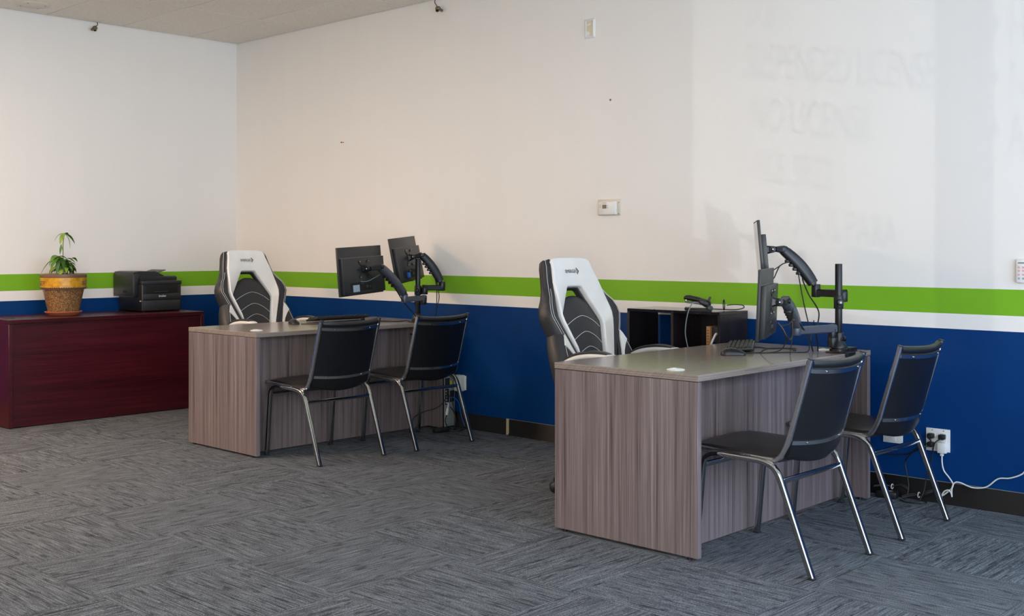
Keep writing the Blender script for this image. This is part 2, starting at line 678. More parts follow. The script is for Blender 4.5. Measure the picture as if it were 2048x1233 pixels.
# shop-front wall behind the camera: left bays added for light, pier widened to stop the reflected sun
WZ0, WZ1 = 0.10, 2.72
BAYS = [(-3.3, -1.75), (-1.68, -0.2), (-0.13, 0.60), (1.2, 2.63), (2.74, 5.32)]
wf = MB()
wf.box2((XL, YF - 0.15, WZ1), (XR, YF, ZC + 0.2))
wf.box2((XL, YF - 0.15, -0.1), (XR, YF, WZ0))
ed = [XL] + [v for bay in BAYS for v in bay] + [XR]
for a, b in zip(ed[0::2], ed[1::2]):
    wf.box2((a, YF - 0.15, WZ0), (b, YF, WZ1))
struct(wf.build('wall_front', 'wall'))
for k, (a, b) in enumerate(BAYS):
    fr = MB()
    t = 0.045
    fr.box2((a, YF - 0.11, WZ0), (a + t, YF - 0.05, WZ1))
    fr.box2((b - t, YF - 0.11, WZ0), (b, YF - 0.05, WZ1))
    fr.box2((a + t, YF - 0.11, WZ0), (b - t, YF - 0.05, WZ0 + t))
    fr.box2((a + t, YF - 0.11, WZ1 - t), (b - t, YF - 0.05, WZ1))
    w = struct(fr.build('window_%d' % (k + 1), 'alu'))
    MB().box2((a + t, YF - 0.083, WZ0 + t), (b - t, YF - 0.077, WZ1 - t)).build('pane', 'glass', w)
    # cut-vinyl lettering on the glass; its shadow falls on the right-hand wall
    rows = []
    if k == 3:
        rows = [('DUI', 1.58, 1.82, 0.155, 0.42), ('SUSPENDED LICENSE', 1.575, 1.555, 0.18, 0.405), ('NO LICENSE', 1.60, 1.29, 0.17, 0.48),
                ('FILE SR22', 1.62, 1.03, 0.16, 0.46), ('SEGUROS PARA', 1.62, 0.785, 0.16, 0.47)]
    elif k == 4:
        rows = [('\u2022 H', 2.80, 1.78, 0.19, 0.42), ('\u2022 N', 2.80, 1.54, 0.19, 0.42), ('\u2022 A', 2.80, 1.30, 0.19, 0.42)]
    if not rows:
        continue
    let = MB()
    for s, lx, lz, hh, cw in rows:
        size = hh / 0.70
        mt = Matrix.Translation((lx, YF - 0.0835, lz)) @ Matrix.Rotation(R(90), 4, 'X')
        tb = text_bm(s, size, 0.0, mt, cw)
        me = bpy.data.meshes.new('t')
        tb.bm.to_mesh(me)
        tb.bm.free()
        let.bm.from_mesh(me)
        bpy.data.meshes.remove(me)
    let.build('lettering', 'vinyl_letter', w)

# floor slab and carpet tiles (quarter-turn laid)
fl = struct(MB().box2((XL, YF, -0.1), (XR, YB, -0.008)).build('floor', 'carpet'))
P = 0.6096
tile_mesh = MB().box((0, 0, -0.004), (P - 0.0012, P - 0.0012, 0.008), 0.0012, None, 1).mesh('carpet_tile', 'carpet')
TX0, TY0 = 1.925, 3.25
for i in range(-5, 7):
    for j in range(-4, 10):
        x0, y0 = TX0 + i * P, TY0 + j * P
        x1, y1 = min(x0 + P, XR), min(y0 + P, YB)
        if x0 >= XR - 0.02 or y0 >= YB - 0.02:
            continue
        full = (x1 - x0 > P - 0.001) and (y1 - y0 > P - 0.001)
        turned = (i + j) % 2 == 0
        if full:
            me = tile_mesh
            cx, cy = x0 + P / 2, y0 + P / 2
        else:
            sx, sy = x1 - x0, y1 - y0
            if turned:
                sx, sy = sy, sx
            me = MB().box((0, 0, -0.004), (sx - 0.0012, sy - 0.0012, 0.008), 0.0012, None, 1).mesh('carpet_tile', 'carpet')
            cx, cy = (x0 + x1) / 2, (y0 + y1) / 2
        o = bpy.data.objects.new('carpet_tile', me)
        COL.objects.link(o)
        o.parent = fl
        o.location = (cx, cy, 0)
        o.rotation_euler = (0, 0, R(90) if turned else 0)

# ceiling: grid plane with lay-in tiles under it
ce = struct(MB().box2((XL, YF, ZC + 0.06), (XR, YB, ZC + 0.15)).build('ceiling', 'ceiling'))
GX, GY, TW, TL_ = 5.008, 7.44, 0.61, 1.22
for i in range(-13, 1):
    for j in range(-7, 1):
        x0, y0 = GX + i * TW, GY + j * TL_
        x1, y1 = min(x0 + TW, XR - 0.005), min(y0 + TL_, YB - 0.009)
        x0, y0 = max(x0, XL), max(y0, YF)
        if x1 - x0 < 0.05 or y1 - y0 < 0.05:
            continue
        o = MB().box2((x0 + 0.0035, y0 + 0.0035, ZC - 0.001), (x1 - 0.0035, y1 - 0.0035, ZC + 0.016), 0.003, 1).build('ceiling_tile', 'ceiling', ce)
for (tx, ty, tp, tc), where in zip(TROFFERS, ('nearest the left wall', 'toward the rear left', 'toward the front left', 'above the farther desk')):
    f = MB()
    f.box2((tx - 0.3, ty - 0.6, ZC - 0.012), (tx + 0.3, ty + 0.6, ZC - 0.002), 0.004)
    lp = root('ceiling_light', 'recessed ceiling light panel outside the picture, ' + where, 'ceiling light', (0, 0, 0), 0, 'recessed ceiling light panels')
    f.build('frame', 'metal_white', lp)
    MB().box2((tx - 0.27, ty - 0.57, ZC - 0.016), (tx + 0.27, ty + 0.57, ZC - 0.0125)).build('diffuser', 'lamp', lp)


# black rubber cove base, right wall in two lengths with a gap between them
def base_run(name, x0, x1, y0, y1, axis):
    b = MB()
    h, t, toe = 0.106, 0.006, 0.014
    if axis == 'y':
        prof = [(0, 0), (-toe, 0), (-toe, 0.004), (-t, 0.016), (-t, h - 0.004), (-t + 0.003, h), (0, h)]
        b.loft([[(XR - 0.0005 + a, y, z) for a, z in prof] for y in (y0, y1)])
    else:
        prof = [(0, 0), (-toe, 0), (-toe, 0.004), (-t, 0.016), (-t, h - 0.004), (-t + 0.003, h), (0, h)]
        b.loft([[(x, YB - 0.0005 + a, z) for a, z in prof] for x in (x0, x1)])
    return struct(b.build(name, 'baseboard'))


bb = base_run('baseboard_right', 0, 0, YF + 0.01, 5.186, 'y')
MB().loft([[(XR - 0.0005 + a, y, z) for a, z in [(0, 0), (-0.014, 0), (-0.014, 0.004), (-0.006, 0.016), (-0.006, 0.102), (-0.003, 0.106), (0, 0.106)]] for y in (5.216, YB - 0.02)]).build('baseboard_length', 'baseboard', bb)
MB().box2((XR - 0.002, 5.186, 0.0), (XR - 0.0002, 5.216, 0.108)).build('bare_gap', 'bare_wall', bb)
MB().loft([[(XR - 0.0035 + a, y, z) for a, z in [(0, 0.1055), (-0.003, 0.1055), (-0.003, 0.1075), (0, 0.1085)]] for y in (YF + 0.01, 5.186)]).build('base_highlight', 'grey_print', bb)  # grey strip painting a highlight along the top edge of the base
base_run('baseboard_left', XL + 0.01, XR - 0.02, 0, 0, 'x')


# ------------------------------------------------------------------ desks
def desk(label, x0, y0, w, d, h, side, top, recess, grommets, gmat, bottom=0.012):
    t = 0.027
    r = root('office_desk', label, 'desk', (x0, y0, 0))
    prof = [(0.002, h - t), (0.0, h - t + 0.002), (0.0, h - t + 0.0065), (0.0018, h - t + 0.0075), (0.0018, h - t + 0.0085), (0, h - t + 0.0095),
            (0.0, h - 0.0105), (0.0018, h - 0.0095), (0.0018, h - 0.0085), (0, h - 0.0075), (0, h - 0.0015), (0.0015, h)]
    MB().rect_rings(0, w, 0, d, prof).build('desk_top', top, r, 30)
    pt = 0.028
    for xa in (0.0, w - pt):
        MB().box2((xa + 0.0005, 0.0015, bottom), (xa + pt - 0.0005, d - 0.0015, h - t - 0.0025), 0.0012, 1).build('side_panel', side, r)
    MB().box2((pt, recess, bottom), (w - pt, recess + 0.02, h - t - 0.002), 0.0008, 1).build('front_panel', side, r)
    for xa in (0.004, w - pt + 0.004):
        MB().box2((xa, 0.05, h - t - 0.004), (xa + 0.02, d - 0.05, h - t + 0.001)).build('top_gap_shade', 'hole', r)  # near-black strip painting the shadow in the gap under the top
    for xa in (pt / 2, w - pt / 2):
        for ya in (0.05, d - 0.05):
            MB().cyl((xa, ya, 0.0), (xa, ya, bottom + 0.002), 0.011, None, 12).build('glide', 'plastic_black', r)
    for gx, gy in grommets:
        g = MB()
        g.lathe([(0.038, 0.0), (0.038, 0.002), (0.035, 0.0035), (0.029, 0.004), (0.029, 0.0045), (0.0, 0.0048)], (gx - x0, gy - y0, h + 0.0002), 28)
        g.box((gx - x0, gy - y0 + 0.012, h + 0.0052), (0.03, 0.016, 0.004), 0.0015)
        g.build('grommet', gmat, r)
    return r


HD = 0.749
AX, AY, BX, BY = 3.775, 2.535, 3.825, 5.700
desk('nearer grey woodgrain desk with two black chairs and a monitor pole at its front', AX, AY, 1.524, 0.762, HD, 'grey_side', 'grey_top', 0.125,
     [(3.885, 2.72), (5.14, 2.70)], 'white_plastic')
desk('farther grey woodgrain desk standing beside the dark red desk', BX, BY, 1.524, 0.765, HD, 'grey_side', 'grey_top', 0.125,
     [(3.95, 5.885), (5.21, 5.82)], 'white_plastic')
HC = 0.757
CX_, CY_ = 3.262, 7.86
desk('dark red mahogany desk against the wall with a plant and printer on it', CX_, CY_, 1.526, 0.605, HC, 'red_wood', 'red_wood', 0.022,
     [(3.35, 8.06), (4.72, 8.10)], 'plastic_black', 0.006)


# ------------------------------------------------------------------ stacking guest chairs
def make_guest_chair(label):
    r = root('guest_chair', label, 'chair', (0, 0, 0), 0, 'black vinyl chairs in front of the desks')
    rail_pts = [(0.548, 0.440), (0.22, 0.427), (0.155, 0.428), (0.118, 0.487), (0.016, 0.834)]
    rp = fillet([(0, y, z) for y, z in rail_pts], [0, 0.03, 0.06, 0.06, 0], 6)
    for sx in (-1, 1):
        b = MB()
        b.sweep([(sx * 0.2175 + p.x, p.y, p.z) for p in rp], rrect(0.021, 0.020, 0.45), (0, 0, 1))
        ra = b.build('side_rail', 'chrome_strap', r)
        c = MB()
        c.box((sx * 0.2175, 0.016, 0.8345), (0.0225, 0.021, 0.004), 0.001, Matrix.Rotation(R(16), 3, 'X'))
        c.build('end_cap', 'plastic_dark', ra)
        MB().box((sx * 0.2175, 0.550, 0.440), (0.023, 0.005, 0.022), 0.001).build('end_cap', 'plastic_dark', ra)
        # hoop legs outside the rail
        X = sx * 0.2405
        rear = fillet([(X, 0.0, 0.006), (X, 0.149, 0.40), (X, 0.205, 0.424), (X, 0.36, 0.427)], [0, 0.055, 0.05, 0], 7)
        front = fillet([(X, 0.525, 0.006), (X, 0.487, 0.405), (X, 0.435, 0.430), (X, 0.36, 0.427)], [0, 0.045, 0.045, 0], 7)
        for pth in (rear, front):
            lg = MB().sweep(pth, oval(0.0225, 0.026), (1, 0, 0)).build('leg', 'chrome', r, 60)
            f = pth[0]
            MB().box((f.x, f.y, 0.005), (0.0245, 0.027, 0.010), 0.003).build('foot', 'plastic_dark', lg)
        MB().box((sx * 0.229, 0.30, 0.431), (0.012, 0.05, 0.014), 0.002).build('weld_bracket', 'chrome_dull', r)
    MB().box((0, 0.129, 0.355), (0.462, 0.012, 0.021), 0.003).build('stretcher', 'chrome', r)
    MB().box((0, 0.483, 0.376), (0.462, 0.012, 0.021), 0.003).build('stretcher', 'chrome', r)
    # seat pad, slightly crowned, with a rolled front edge
    def seat_ring(y, zc, th, hw):
        ring = []
        n = 12
        for i in range(n + 1):
            u = -1 + 2 * i / n
            ring.append((u * hw, y, zc + th * (0.5 + 0.25 * (1 - u ** 4)) + 0.004 * (1 - u * u)))
        for i in range(n + 1):
            u = 1 - 2 * i / n
            ring.append((u * hw, y, zc - th * 0.5 - 0.006 * (1 - u * u)))
        return ring
    ys = [(0.146, 0.438, 0.018), (0.158, 0.435, 0.028), (0.20, 0.431, 0.034), (0.35, 0.434, 0.036), (0.48, 0.438, 0.034), (0.535, 0.438, 0.028), (0.556, 0.434, 0.014)]
    MB().loft([seat_ring(y, z, t, 0.207) for y, z, t in ys]).build('seat', 'vinyl_seat', r, 50)
    # back: bowed cushion between the rails
    d = Vector((0, 0.016 - 0.118, 0.834 - 0.487)).normalized()      # up the back
    nrm = Vector((0, -d.z, d.y))                                     # rearward
    base = Vector((0, 0.118, 0.487))

    def back_pt(x, s, off):
        hw = 0.2075
        bow = 0.036 * (1 - (x / hw) ** 2)
        return base + d * s + nrm * (bow + off) + Vector((x, 0, 0))
    L = (Vector((0, 0.016, 0.834)) - base).length
    rows = []
    n = 12
    for s, th, dx in ((-0.048, 0.008, 0), (-0.044, 0.022, 0), (-0.03, 0.030, 0), (0.02, 0.030, 0), (L * 0.5, 0.026, 0), (L - 0.055, 0.020, 0), (L - 0.035, 0.022, 0), (L - 0.026, 0.032, 0), (L - 0.012, 0.032, 0), (L - 0.002, 0.016, 0)):
        ring = []
        for i in range(n + 1):
            x = -0.2075 + 0.415 * i / n
            ss = s
            if s < 0:
                ss = s - 0.022 * (1 - (x / 0.2075) ** 2)
            ring.append(back_pt(x, ss, th / 2 - 0.004))
        for i in range(n + 1):
            x = 0.2075 - 0.415 * i / n
            ss = s
            if s < 0:
                ss = s - 0.022 * (1 - (x / 0.2075) ** 2)
            ring.append(back_pt(x, ss, -th / 2 - 0.004))
        rows.append(ring)
    MB().loft(rows).build('backrest', 'vinyl', r, 50)
    for s0 in (0.012, L - 0.053):
        b = MB()
        rings = []
        for i in range(n + 1):
            x = -0.207 + 0.414 * i / n
            o0 = 0.0135 if s0 < 0.1 else 0.0125
            rings.append([back_pt(x, s0, o0 - 0.006), back_pt(x, s0, o0), back_pt(x, s0 + 0.016, o0), back_pt(x, s0 + 0.016, o0 - 0.006)])
        st = b.loft(rings).build('back_strap', 'chrome_strap', r, 30)
        for x in (-0.13, 0.13):
            p = back_pt(x, s0 + 0.008, 0.0135)
            MB().cyl(p - nrm * 0.002, p + nrm * 0.003, 0.0048, 0.0032, 12).build('screw', 'chrome', st)
    return r


GUESTS = [((4.113, 2.087), 'black vinyl guest chair nearest the camera, at the nearer desk'),
          ((4.906, 2.090), 'black vinyl guest chair beside the white-plugged wall outlet'),
          ((4.177, 5.231), 'black vinyl guest chair at the farther desk, in front of the keyboard'),
          ((4.888, 5.189), 'black vinyl guest chair at the farther desk, in front of its monitor pole')]
gc = make_guest_chair(GUESTS[0][1])
for k, ((gx, gy), lab) in enumerate(GUESTS):
    o = gc if k == 0 else copy_tree(gc)
    o.location = (gx, gy, 0)
    o['label'] = lab


# ------------------------------------------------------------------ gaming chairs
K = 0.36
KN = math.sqrt(1 + K * K)


def BP(a, h, w):
    """point of the backrest: a across, h height on the front plane, w forward of it"""
    return Vector((a, 0.19 + K * (h - 0.72) - w / KN, h + w * K / KN))


def mirror(poly):
    return poly + [(-a, h) for a, h in reversed(poly) if a > 1e-6]


def lerp_table(tab, h):
    for (h0, *v0), (h1, *v1) in zip(tab, tab[1:]):
        lo, hi = min(h0, h1), max(h0, h1)
        if lo <= h <= hi:
            t = (h - h0) / (h1 - h0) if h1 != h0 else 0
            return [x + (y - x) * t for x, y in zip(v0, v1)]
    return list(tab[0][1:]) if abs(h - tab[0][0]) < abs(h - tab[-1][0]) else list(tab[-1][1:])


def make_gaming_chair(label):
    r = root('gaming_chair', label, 'chair', (0, 0, 0), 0, 'black and white racing chairs behind the desks')
    outer = [(0.0, 1.207), (0.06, 1.206), (0.110, 1.203), (0.145, 1.196), (0.164, 1.182), (0.172, 1.150), (0.184, 1.11), (0.196, 1.072), (0.214, 0.99), (0.230, 0.925), (0.2335, 0.90),
             (0.228, 0.865), (0.212, 0.82), (0.172, 0.73), (0.140, 0.655)]
    inner = [(0.106, 0.655), (0.118, 0.72), (0.138, 0.79), (0.157, 0.85), (0.159, 0.872), (0.146, 0.90), (0.098, 0.98), (0.062, 1.043), (0.054, 1.0515), (0.03, 1.053), (0.0, 1.053)]
    loop = outer + inner
    full = loop + [(-a, h) for a, h in reversed(loop)]
    # split polygon into right and left halves joined at the top centre: build as one outline
    right_out = outer[1:]
    poly = [outer[0]] + right_out + inner[:-1] + [inner[-1]] + [(-a, h) for a, h in reversed(inner[:-1])] + [(-a, h) for a, h in reversed(right_out)]
    # the frame is dished: its outer edge stands forward, the edge around the slot lies back
    def w_out(h):
        return lerp_table([(1.21, 0.004), (1.19, 0.018), (1.05, 0.024), (0.92, 0.036), (0.82, 0.036), (0.64, 0.030)], h)[0]

    def w_in(h):
        return lerp_table([(1.21, 0.0), (1.05, 0.0), (0.98, -0.004), (0.87, -0.010), (0.64, -0.008)], h)[0]
    slim = {}
    poly2 = []
    for a, h in poly:
        is_out = any(abs(abs(a) - oa) < 1e-6 and abs(h - oh) < 1e-6 for oa, oh in outer)
        if is_out:
            cut = lerp_table([(1.21, 0.0), (1.17, 0.011), (1.05, 0.012), (0.93, 0.022), (0.82, 0.022), (0.64, 0.012)], h)[0]
            a2 = a - math.copysign(min(cut, abs(a)), a)
            wv = w_out(h) * min(1.0, abs(a) / 0.12)
        else:
            grow = lerp_table([(1.06, 0.0), (1.03, 0.004), (0.87, 0.009), (0.72, 0.007), (0.64, 0.002)], h)[0]
            a2 = a + math.copysign(min(grow, abs(a)), a)
            wv = w_in(h)
        slim[(round(a2, 6), round(h, 6))] = wv
        poly2.append((a2, h))
    MB().prism(poly2, lambda a, h, f: BP(a, h, f + slim[(round(a, 6), round(h, 6))]), 0.010, -0.030, 0.010, 3).build('head_frame', 'leather_white', r, 50)
    MB().prism([(a * 0.985, h - 0.004) for a, h in poly], BP, -0.026, -0.064, 0.006, 2).build('rear_shell', 'leather_black', r, 50)
    # padded centre
    def hw(h):
        return lerp_table([(0.60, 0.100), (0.655, 0.118), (0.72, 0.130), (0.80, 0.152), (0.872, 0.166), (0.91, 0.148), (0.95, 0.118), (0.98, 0.092), (1.000, 0.062), (1.012, 0.028)], h)[0]

    def pw(a, h):
        u = min(1.0, abs(a) / max(0.01, hw(h)))
        fade = min(1.0, max(0.0, (1.013 - h) / 0.06)) ** 0.6
        return -0.030 + (0.004 + 0.026 * (1 - u * u)) * fade
    rings = []
    for h in [0.60, 0.64, 0.68, 0.72, 0.76, 0.80, 0.84, 0.872, 0.90, 0.925, 0.95, 0.968, 0.985, 0.997, 1.006, 1.012]:
        w_ = hw(h)
        n = 14
        ring = [BP(-w_ + 2 * w_ * i / n, h, pw(-w_ + 2 * w_ * i / n, h)) for i in range(n + 1)]
        ring += [BP(w_ - 2 * w_ * i / n, h, -0.066) for i in range(n + 1)]
        rings.append(ring)
    pad = MB().loft(rings).build('back_pad', 'leather_black', r, 50)
    for h0, h1, wd in ((0.900, 0.842, 0.150), (0.818, 0.757, 0.134), (0.741, 0.690, 0.116)):
        pts = []
        for i in range(25):
            a = -wd + 2 * wd * i / 24
            u = abs(a) / wd
            h = h0 - (h0 - h1) * (u ** 1.55)
            pts.append(BP(a, h, pw(a, h) + 0.0012))
        MB().tube(pts, 0.0014, 6).build('stitching', 'thread', pad)
    # side bolsters
    tab = [(1.199, 0.158, 0.160, 0.162, -0.012), (1.192, 0.160, 0.165, 0.174, 0.002), (1.16, 0.168, 0.176, 0.190, 0.008), (1.10, 0.184, 0.192, 0.205, 0.006), (1.043, 0.199, 0.206, 0.222, 0.008), (1.00, 0.209, 0.228, 0.246, 0.022),
           (0.965, 0.217, 0.254, 0.272, 0.034), (0.93, 0.226, 0.268, 0.286, 0.040), (0.895, 0.230, 0.271, 0.290, 0.042), (0.85, 0.220, 0.252, 0.280, 0.042), (0.80, 0.200, 0.228, 0.262, 0.040), (0.74, 0.172, 0.200, 0.24, 0.040), (0.66, 0.136, 0.170, 0.222, 0.036)]
    for sx in (-1, 1):
        rings = []
        hs = [t[0] for t in tab]
        dense = []
        for a, b in zip(hs, hs[1:]):
            dense += [a, (a + b) / 2]
        dense.append(hs[-1])
        for h in dense:
            ai, ac, ao, wc = lerp_table(tab, h)
            ring = [BP(sx * (ai - 0.016), h, w_out(h) - 0.020), BP(sx * (ai - 0.010 + 0.3 * (ac - ai)), h, w_out(h) * 0.75 + 0.25 * wc), BP(sx * (ac - 0.008), h, wc * 0.92), BP(sx * ac, h, wc),
                    BP(sx * (ac + 0.010), h, wc - 0.006), BP(sx * ao, h, wc - 0.032), BP(sx * (ao + 0.002), h, -0.022), BP(sx * (ao - 0.004), h, -0.048), BP(sx * (ao - 0.020), h, -0.062), BP(sx * (ai - 0.012), h, -0.062)]
            rings.append(ring)
        bo = MB().loft(rings).build('side_bolster', 'leather_black', r, 60)
        for da in (-0.004, 0.008):
            pts = []
            for h in dense:
                if h > 1.06 and da < 0:
                    continue
                ai, ac, ao, wc = lerp_table(tab, h)
                if h < 0.80:
                    continue
                pts.append(BP(sx * (ac + da), h, wc + (0.0008 if da < 0 else -0.002)))
            MB().tube(smooth_path(pts, 2), 0.0012, 6).build('stitching', 'thread', bo)
        # lower wing with white flash
        wt = [(0.812, 0.218, 0.236, 0.268, 0.040), (0.76, 0.196, 0.252, 0.286, 0.048), (0.70, 0.170, 0.268, 0.298, 0.056), (0.64, 0.140, 0.276, 0.302, 0.062), (0.56, 0.14, 0.280, 0.304, 0.066)]
        rings = []
        for h in (0.812, 0.786, 0.76, 0.73, 0.70, 0.67, 0.64, 0.60, 0.56):
            ai, ac, ao, wc = lerp_table(wt, h)
            rings.append([BP(sx * ai, h, wc - 0.012), BP(sx * (ac - 0.01), h, wc), BP(sx * ac, h, wc - 0.002), BP(sx * ao, h, wc - 0.03), BP(sx * ao, h, -0.045), BP(sx * (ao - 0.02), h, -0.062), BP(sx * ai, h, -0.062)])
        wg = MB().loft(rings).build('lower_wing', 'leather_black', r, 60)

        def wing_fn(a, h, f):
            ai, ac, ao, wc = lerp_table(wt, h)
            t = max(0, min(1, (abs(a) - ai) / max(0.01, ac - 0.01 - ai)))
            return BP(sx * a, h, wc - 0.012 + 0.012 * t + f)
        MB().prism([(0.228, 0.803), (0.241, 0.783), (0.255, 0.748), (0.230, 0.722), (0.206, 0.690), (0.188, 0.655), (0.172, 0.655), (0.198, 0.72)], wing_fn, 0.006, -0.004).build('white_flash', 'leather_white', wg, 50)
        pts = []
        for h in (0.80, 0.76, 0.72, 0.68, 0.64, 0.60):
            ai, ac, ao, wc = lerp_table(wt, h)
            pts.append(BP(sx * (ac - 0.004), h, wc + 0.0008))
        MB().tube(pts, 0.0012, 6).build('stitching', 'thread', wg)
    # printed mark on the headrest
    tilt = Matrix(((1, 0, 0, 0), (0, K / KN, -1 / KN, 0), (0, 1 / KN, K / KN, 0), (0, 0, 0, 1)))

    def mark_mat(a, h):
        p = BP(a, h, 0.0165)
        return Matrix.Translation(p) @ tilt
    lg = text_bm('EMERGE', 0.026, 0.0003, mark_mat(-0.054, 1.121), 0.86)
    for s_ in (1, -1):
        lg.prism([(0.030, 0), (0.036, 0), (0.021, s_ * 0.017), (0.016, s_ * 0.017)], lambda a, b, f: mark_mat(0.020 + a, 1.130 + b) @ Vector((0, 0, f)), 0.0, 0.0006)
    for dx, dz in ((0.010, 0.0), (0.0165, 0.007), (0.0165, -0.007), (0.023, 0.0)):
        lg.prism([(dx - 0.0028, dz), (dx, dz + 0.0036), (dx + 0.0028, dz), (dx, dz - 0.0036)], lambda a, b, f: mark_mat(0.020 + a, 1.130 + b) @ Vector((0, 0, f)), 0.0, 0.0006)
    lg.build('printed_mark', 'print_black', r)
    # seat
    rings = []
    for y, zc, th, hw_ in ((0.21, 0.50, 0.05, 0.22), (0.19, 0.495, 0.09, 0.245), (0.05, 0.485, 0.10, 0.255), (-0.12, 0.487, 0.105, 0.255), (-0.22, 0.492, 0.10, 0.245), (-0.265, 0.485, 0.07, 0.235), (-0.28, 0.478, 0.03, 0.22)):
        ring = []
        n = 14
        for i in range(n + 1):
            u = -1 + 2 * i / n
            ring.append((u * hw_, y, zc + th * 0.5 * (1 + 0.25 * u * u) - 0.012 * (1 - u * u)))
        for i in range(n + 1):
            u = 1 - 2 * i / n
            ring.append((u * hw_ * 0.94, y, zc - th * 0.5))
        rings.append(ring)
    st = MB().loft(rings).build('seat', 'leather_black', r, 60)
    for sx in (-1, 1):
        b = MB()
        b.tube([(sx * 0.20, 0.15, 0.553), (sx * 0.20, 0.0, 0.546), (sx * 0.195, -0.15, 0.549), (sx * 0.18, -0.235, 0.545)], 0.0016, 6)
        b.build('stitching', 'thread', st)
    # armrests: curved white loop with a black pad
    for sx in (-1, 1):
        X = sx * 0.27
        pth = smooth_path([(X, 0.16, 0.60), (X, 0.145, 0.655), (X, 0.105, 0.686), (X, 0.04, 0.712), (X, -0.05, 0.724), (X, -0.13, 0.724), (X, -0.178, 0.716), (X, -0.198, 0.690), (X, -0.18, 0.63), (X, -0.13, 0.56), (X, -0.09, 0.50), (sx * 0.20, -0.07, 0.46)], 5)
        ar = MB().sweep(pth, rrect(0.058, 0.030, 0.6), (0, 0, 1)).build('armrest', 'leather_white', r, 50)
        pd = smooth_path([(X, 0.128, 0.692), (X, 0.085, 0.715), (X, 0.03, 0.732), (X, -0.04, 0.742), (X, -0.11, 0.741), (X, -0.162, 0.733)], 5)
        m_ = len(pd)
        profs = []
        for i in range(m_):
            u = i / (m_ - 1)
            e = max(0.12, math.sin(PI * min(1, max(0, u)))) ** 0.5
            profs.append([(c[0] * (0.55 + 0.45 * e), c[1] * e) for c in rrect(0.060, 0.014, 0.8)])
        MB().sweep(pd, profs, (0, 0, 1)).build('arm_pad', 'leather_black', ar, 60)
    # mechanism, gas lift, star base, casters
    MB().box((0, 0, 0.425), (0.20, 0.24, 0.035), 0.008).build('tilt_mechanism', 'metal_black', r)
    MB().tube([(-0.08, 0.0, 0.42), (-0.20, 0.0, 0.415), (-0.285, 0.0, 0.42)], 0.006, 8).build('height_lever', 'plastic_black', r)
    MB().cyl((0, 0, 0.20), (0, 0, 0.42), 0.014).build('gas_lift', 'plastic_black', r)
    MB().cyl((0, 0, 0.10), (0, 0, 0.26), 0.025).build('lift_cover', 'plastic_black', r)
    MB().box((0, 0.19, 0.50), (0.10, 0.03, 0.24), 0.006).build('back_bracket', 'metal_black', r)
    sb = MB()
    sb.cyl((0, 0, 0.075), (0, 0, 0.135), 0.048, 0.036, 24, 0.004)
    hub = sb.build('star_base', 'plastic_black', r)
    for k in range(5):
        a = R(134) + 2 * PI * k / 5
        c, s = math.cos(a), math.sin(a)
        sp = MB()
        p0, p1 = Vector((c * 0.035, s * 0.035, 0.11)), Vector((c * 0.325, s * 0.325, 0.072))
        pr0, pr1 = rrect(0.052, 0.038, 0.5), rrect(0.032, 0.022, 0.5)
        sp.sweep([p0, p0.lerp(p1, 0.5) + Vector((0, 0, 0.004)), p1], [pr0, rrect(0.042, 0.03, 0.5), pr1], (0, 0, 1))
        sp.build('spoke', 'plastic_black', hub)
        ca = MB()
        q = Vector((c * 0.335, s * 0.335, 0.029))
        ax = Vector((-s, c, 0))
        ca.cyl(q - ax * 0.007, q + ax * 0.007, 0.010)
        ca.cyl((q.x, q.y, 0.032), (q.x, q.y, 0.075), 0.007)
        co = ca.build('caster', 'plastic_black', r)
        for sg in (-1, 1):
            MB().cyl(q + ax * (0.006 * sg), q + ax * (0.026 * sg), 0.028, None, 20, 0.004).build('wheel', 'plastic_black', co)
    return r


gm = make_gaming_chair('black and white gaming chair behind the nearer grey desk, beside the bookcase')
gm.location = (4.588, 3.56, 0)
gf = copy_tree(gm)
gf.location = (4.702, 6.81, 0.0)
gf['label'] = 'black and white gaming chair behind the farther grey desk, near the room corner'
LIFT = 0.034
for ch in gf.children:
    kind_ = ch.name.split('.')[0]
    if kind_ == 'armrest':
        ch.location.z += 0.012
    elif kind_ not in ('star_base', 'caster'):
        ch.location.z += LIFT


